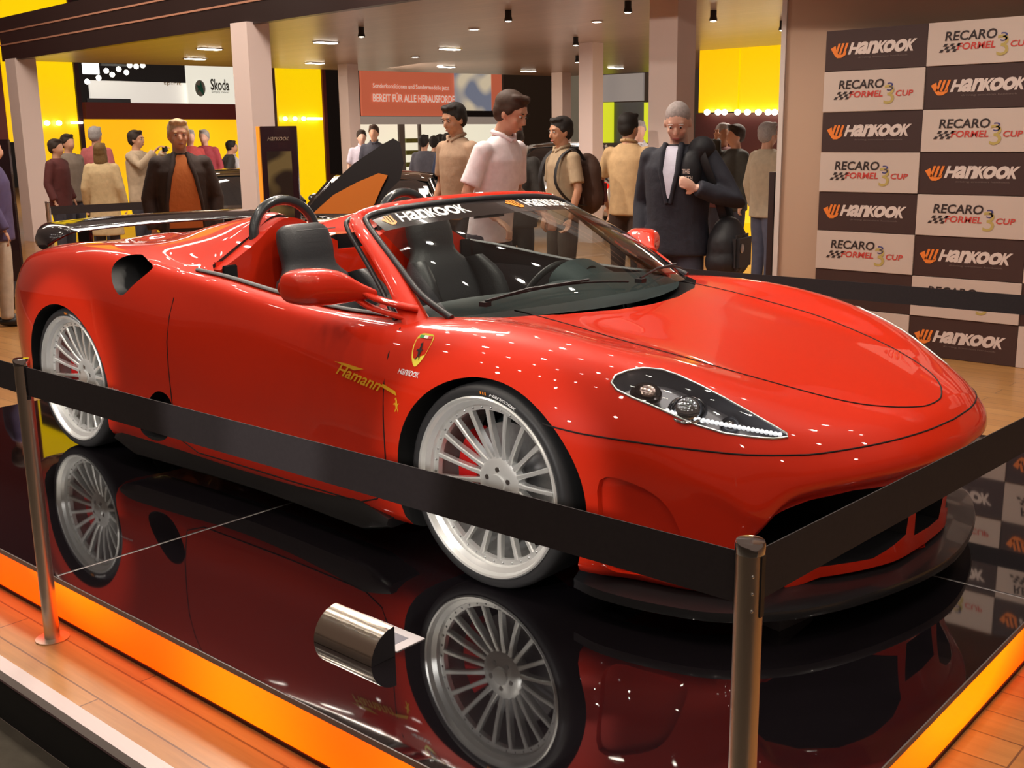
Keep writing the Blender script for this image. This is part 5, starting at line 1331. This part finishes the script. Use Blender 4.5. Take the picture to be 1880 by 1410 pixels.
# ------------------------------------------------------------------ cars behind
CARGL = mat('dark_car_glass', (.02, .022, .025), rough=.05, coat=1., spec=.8)
def simple_car(pos, rz, paint, label, low=False, L_=4.3):
    t = empty('parked_car', (pos.x, pos.y, FLOOR), rz, label, 'car')
    k = L_ / 4.3; hz = .82 if low else 1.0
    prof = [(-2.12, .40, .62, .70), (-2.05, .35, .86, .78), (-1.6, .30, .95, .85), (-.8, .22, .93, .88), (.3, .22, .92, .89), (1.0, .22, .90, .88), (1.6, .28, .82, .85), (2.0, .32, .70, .76), (2.14, .36, .56, .62)]
    secs = []
    for x, z0, z1, w in prof:
        z1 *= hz; secs.append([V((x * k, w * a, z0 + (z1 - z0) * b)) for a, b in ((0, 1), (.55, .995), (.80, .95), (.95, .80), (1., .5), (.97, .2), (.9, 0), (.4, 0), (-.4, 0), (-.9, 0), (-.97, .2), (-1., .5), (-.95, .80), (-.80, .95), (-.55, .995))])
    m = MB(); closed_loft(m, secs, 4); me = m.mesh('c')
    cut = MB().mi(1)
    for wx in (-1.3 * k, 1.35 * k):
        for s in (1, -1): cut.cyl(V((wx, s * .62, .33)), V((wx, s * 1.1, .33)), .37, 36)
    me = boolean(me, cut, [paint, WELL]); link_mesh('body', me, None, t, 45)
    roof = 1.45 * (.80 if low else 1.0)
    cab = [(-1.75 if not low else -1.3, .90 * hz, .66), (-1.25 if not low else -.7, roof - .06, .60), (-.7 if not low else -.3, roof, .60), (.1, roof - .01, .60), (.45, roof - .08, .62), (1.15, .88 * hz, .70)]
    secs = []
    for x, z, w in cab:
        secs.append([V((x * k, w * a, (.84 * hz) + (z - .84 * hz) * b)) for a, b in ((0, 1.), (.7, .985), (.95, .88), (1.22, 0), (-1.22, 0), (-.95, .88), (-.7, .985))])
    m = MB(); closed_loft(m, secs, 4); m.build('cabin_glass', CARGL, t, 45)
    rf = MB(); rows = []
    for x in np.linspace(cab[1][0] * k, cab[4][0] * k, 9):
        z = float(np.interp(x / k, [c[0] for c in cab], [c[1] for c in cab])) + .012
        rows.append([V((x, y, z - .12 * abs(y) ** 2.2)) for y in np.linspace(-.6, .6, 9)])
    rf.grid(rows); rf.build('roof', paint, t, 60)
    for s in (1, -1):
        pl_ = MB()
        pl_.tube([V((cab[4][0] * k, s * .60, cab[4][1] - .02)), V((1.12 * k, s * .80, .90 * hz))], .03, 8)
        pl_.tube([V((-.45 * k, s * .64, roof - .05)), V((-.5 * k, s * .85, .90 * hz))], .035, 8)
        pl_.tube([V((cab[1][0] * k, s * .60, cab[1][1] - .02)), V((cab[0][0] * k, s * .78, .90 * hz))], .05, 8)
        pl_.build('pillar_trim', paint, t, 60)
    for wx in (-1.3 * k, 1.35 * k):
        for s in (1, -1):
            w = MB(); w.lathe([(.20, -.01), (.31, -.01), (.325, .02), (.325, .19), (.20, .2)], axis='y', n=32)
            wh = w.build('wheel', TYRE, t, 40); wh.location = (wx, s * .86, .325); wh.rotation_euler.z = 0 if s < 0 else PI
            r = MB(); r.lathe([(0, .005), (.05, .0), (.06, .02), (.20, .03), (.215, -.012)], axis='y', n=32); r.build('hub_cap', SILV, wh, 40)
    for s in (1, -1):
        MB().ell((2.0 * k, s * .56, .66 * hz), (.13, .15, .06), 16, 10).build('head_lamp', CHROME, t, 60)
        MB().ell((-2.06 * k, s * .64, .80 * hz), (.07, .13, .07), 16, 10).build('tail_lamp', mat('tail_red_lit', (.7, .01, .01), rough=.2, emit=(.8, .0, .0), estr=.8), t, 60)
        MB().ell((.95 * k, s * .98, .95 * hz), (.07, .10, .06), 14, 8).build('side_mirror', paint, t, 60)
    return t
pS = at(1044, 300, 19.0)
simple_car(pS, face_cam(pS, 176), mat('silver_paint', (.72, .72, .74), rough=.3, metal=.3, coat=.6), 'silver car with a red tail lamp behind the person in khaki')
pD = at(428, 330, 15.6)
simple_car(pD, face_cam(pD, 6), mat('graphite_paint', (.12, .13, .14), rough=.15, metal=.7, coat=1.), 'dark grey car standing behind the second pillar', low=True)
pB = at(706, 330, 13.6)
BLKP = mat('black_car_paint', (.008, .007, .008), rough=.12, coat=1.)
hd_b = face_cam(pB, -8)
bc = simple_car(pB, hd_b, BLKP, 'low black sports car with one door raised, behind the red windscreen', low=True)
# the raised door: hinged at the front wheel, swung up; orange light of the panels painted on its inside face
dr = MB()
A0 = [at(u, v, 11.0) for u, v in ((556, 392), (600, 345), (650, 300), (700, 266), (722, 254), (735, 262), (741, 300), (735, 330), (712, 352), (700, 392))]
nrm = (CAM - pB); nrm.z = 0; nrm.normalize()
Ti = (Matrix.Translation(bc.location) @ Matrix.Rotation(hd_b, 4, 'Z')).inverted()
dr.prism([Ti @ p for p in A0], Ti.to_3x3() @ (-nrm * .09)); door_b = dr.build('door', mat('black_door_satin', (.008, .006, .007), rough=.5, spec=.25), bc, 30)
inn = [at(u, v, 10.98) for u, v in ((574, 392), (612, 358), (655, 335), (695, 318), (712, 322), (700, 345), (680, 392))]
MB().prism([Ti @ p for p in inn], Ti.to_3x3() @ (-nrm * .015)).build('door_lining', mat('lining_orange_reflection', (.42, .12, .015), rough=.6, spec=.2), door_b, 30)  # orange reflection painted as the lining's colour
# ------------------------------------------------------------------ world and lamps
w = bpy.data.worlds.new('hall'); SC.world = w; w.use_nodes = True
bg = w.node_tree.nodes['Background']; bg.inputs[0].default_value = (.55, .36, .27, 1); bg.inputs[1].default_value = .20
def area(loc, target, size, energy, col=(1, .86, .72), sy=None, spread=None):
    ld = bpy.data.lights.new('area_fill', 'AREA'); ld.energy = energy; ld.size = size; ld.color = col
    if sy: ld.shape = 'RECTANGLE'; ld.size_y = sy
    if spread: ld.spread = math.radians(spread)
    o = bpy.data.objects.new('area_fill', ld); COL.objects.link(o); o.location = loc
    o.rotation_euler = (V(target) - V(loc)).to_track_quat('-Z', 'Y').to_euler(); return o
def spot(loc, target, energy, ang=60, rad=.05, col=(1, .88, .74), blend=.6):
    ld = bpy.data.lights.new('truss_and_fill_spot', 'SPOT'); ld.energy = energy; ld.spot_size = math.radians(ang); ld.spot_blend = blend; ld.shadow_soft_size = rad; ld.color = col
    o = bpy.data.objects.new('truss_and_fill_spot', ld); COL.objects.link(o); o.location = loc
    o.rotation_euler = (V(target) - V(loc)).to_track_quat('-Z', 'Y').to_euler(); return o
random.seed(11)
# spotlights of the stand over and before the car
SP = []
EN = {0: 70, 1: 70, 2: 70, 3: 70, 4: 70, 11: 40, 12: 40, 13: 30, 14: 30, 15: 30, 16: 30, 5: 60, 10: 110}
for i, (x, y, z) in enumerate(((-3.2, -1.2, 4.6), (-1.8, -1.6, 4.6), (-.4, -1.4, 4.6), (1.0, -1.6, 4.6), (2.4, -1.3, 4.6), (3.8, -1.6, 4.6), (-2.4, 1.6, 4.8), (-.9, 1.4, 4.8), (.6, 1.6, 4.8), (2.1, 1.4, 4.8), (3.6, 1.7, 4.8), (5.2, .2, 4.4), (5.4, 1.8, 4.4), (4.8, -3.6, 4.2), (2.4, -4.4, 4.2), (.2, -4.6, 4.2), (-2., -4.4, 4.2))):
    tx, ty = x * .55 + .3, y * .3
    spot((x, y, z), (tx, ty, .5), EN.get(i, 165), 80)
    SP.append((x, y, z, tx, ty))
SPL = mat('spot_lens_glow', (1, .95, .85), emit=(1, .93, .82), estr=45.)
ft = None
def fixture(loc, target):
    t = empty('truss_spotlight', loc, 0, 'black hanging spotlight above the platform, outside the picture', 'spotlight', 'spotlights above the platform')
    R_ = (V(target) - V(loc)).to_track_quat('-Z', 'Y').to_matrix()
    a = MB(); a.tube([R_ @ V((0, 0, .16)), R_ @ V((0, 0, .0)), R_ @ V((0, 0, -.02))], [.05, .06, .07], 16, caps=False); a.build('housing', BLK, t, 60)
    b = MB(); b.tube([R_ @ V((0, 0, .02)), R_ @ V((0, 0, .015))], [.05, .05], 16); b.build('lens', SPL, t, 60)
    return t
# rows of small lamps: they show as dots in the paint
for i in range(52):
    x = -4.6 + (i % 13) * .75; y = (-2.6, 2.9, .3, -4.2)[i // 13] + random.uniform(-.15, .15)
    fixture((x, y, 5.0 + random.uniform(-.1, .1)), (x * .7, y * .4, 0))
for (x, y, z, tx, ty) in SP: fixture((x, y, z + .08), (tx, ty, .5))
# canopy and hall fill
for (x, y) in ((-11, 8), (-6.5, 7.5), (-2.5, 8.5), (-9, 13), (-4, 13)):
    area((x, y, 2.6), (x, y, 0), .8, 80)
area((-4, 2.2, 5.2), (-4, 3, 0), 1.6, 330, (1, .85, .72))
for x, y, z, tx, ty, e in ((4.6, -4.9, 3.2, 1.2, -.6, 22), (2.6, -5.6, 3.2, .9, -.8, 25), (.6, -5.6, 3.3, -.2, -.8, 25), (-1.6, -5.4, 3.3, -1.3, -.8, 30), (6.2, -2.6, 3.4, 1.8, 0, 15), (6.6, .4, 3.6, 2.0, 0, 25)):
    spot((x, y, z), (tx, ty, .4), e, 60, .05); SP.append((x, y, z, tx, ty))  # unseen spots added to brighten the near side and nose of the car
area((-10, 2., 5.5), (-11, 4, .5), 3, 260, (1, .85, .7))
area((-24, 9, 6), (-24, 9, 0), 5, 500, (1, .95, .88))
for x in (-.2, 1.2, 2.6): spot((x, 1.6, 4.9), (x, 4.4, 1.0), 160, 60, .05)
for x, z in ((1.28, .36), (-1.32, .36)):
    for dx in (-.5, .9): spot((x + dx + .6, -4.6, 1.9), (x, -.93, z), 170, 13, .04, (1, .95, .9), .25)
for (x, y) in ((-10.5, 7.5), (-5.5, 8.), (-9, 12.5), (-4.5, 12.5), (-1, 8.5)):
    area((x, y, .05), (x, y, 3), 2.4, 26, (1, .86, .76))  # unseen upward lights added near the floor in place of floor bounce
spot((-6.0, 1.0, 4.3), (-2.6, 5.9, 1.8), 260, 50, .08)  # unseen spot added to brighten the big pillar
spot((-9.5, .5, 4.3), (-7.6, 4.7, 1.6), 160, 50, .08)
spot((-1.0, -1.0, 3.6), (-2.6, 5.8, 1.6), 420, 34, .08)  # another unseen spot added for the big pillar, passing under the fascia
spot((-2.4, -1.0, 3.4), (-.6, 2.0, 1.0), 60, 50, .08)
area((-12, 11, 2.2), (-11, 14, .5), 1.5, 60)
for i in range(24):  # unseen lamps added for more dots in the paint behind the cockpit
    fixture((-8.5 + (i % 8) * .8 + random.uniform(-.1, .1), .9 + (i // 8) * 1.3 + random.uniform(-.15, .15), 5.3), (-4, 1.5, 0))
# ------------------------------------------------------------------ camera and colour
cd = bpy.data.cameras.new('camera'); co = bpy.data.objects.new('camera', cd); COL.objects.link(co)
cd.sensor_width = 36.; cd.sensor_fit = 'HORIZONTAL'; cd.lens = 36. * FPX / 1880.; cd.clip_start = .05; cd.clip_end = 200.
Mx = Matrix((CR, -CD, -CF)).transposed().to_4x4(); Mx.translation = CAM
co.matrix_world = Mx
SC.camera = co
SC.view_settings.view_transform = 'Standard'; SC.view_settings.look = 'None'; SC.view_settings.gamma = 1.0
SC.view_settings.use_curve_mapping = False
SC.view_settings.exposure = 0.12
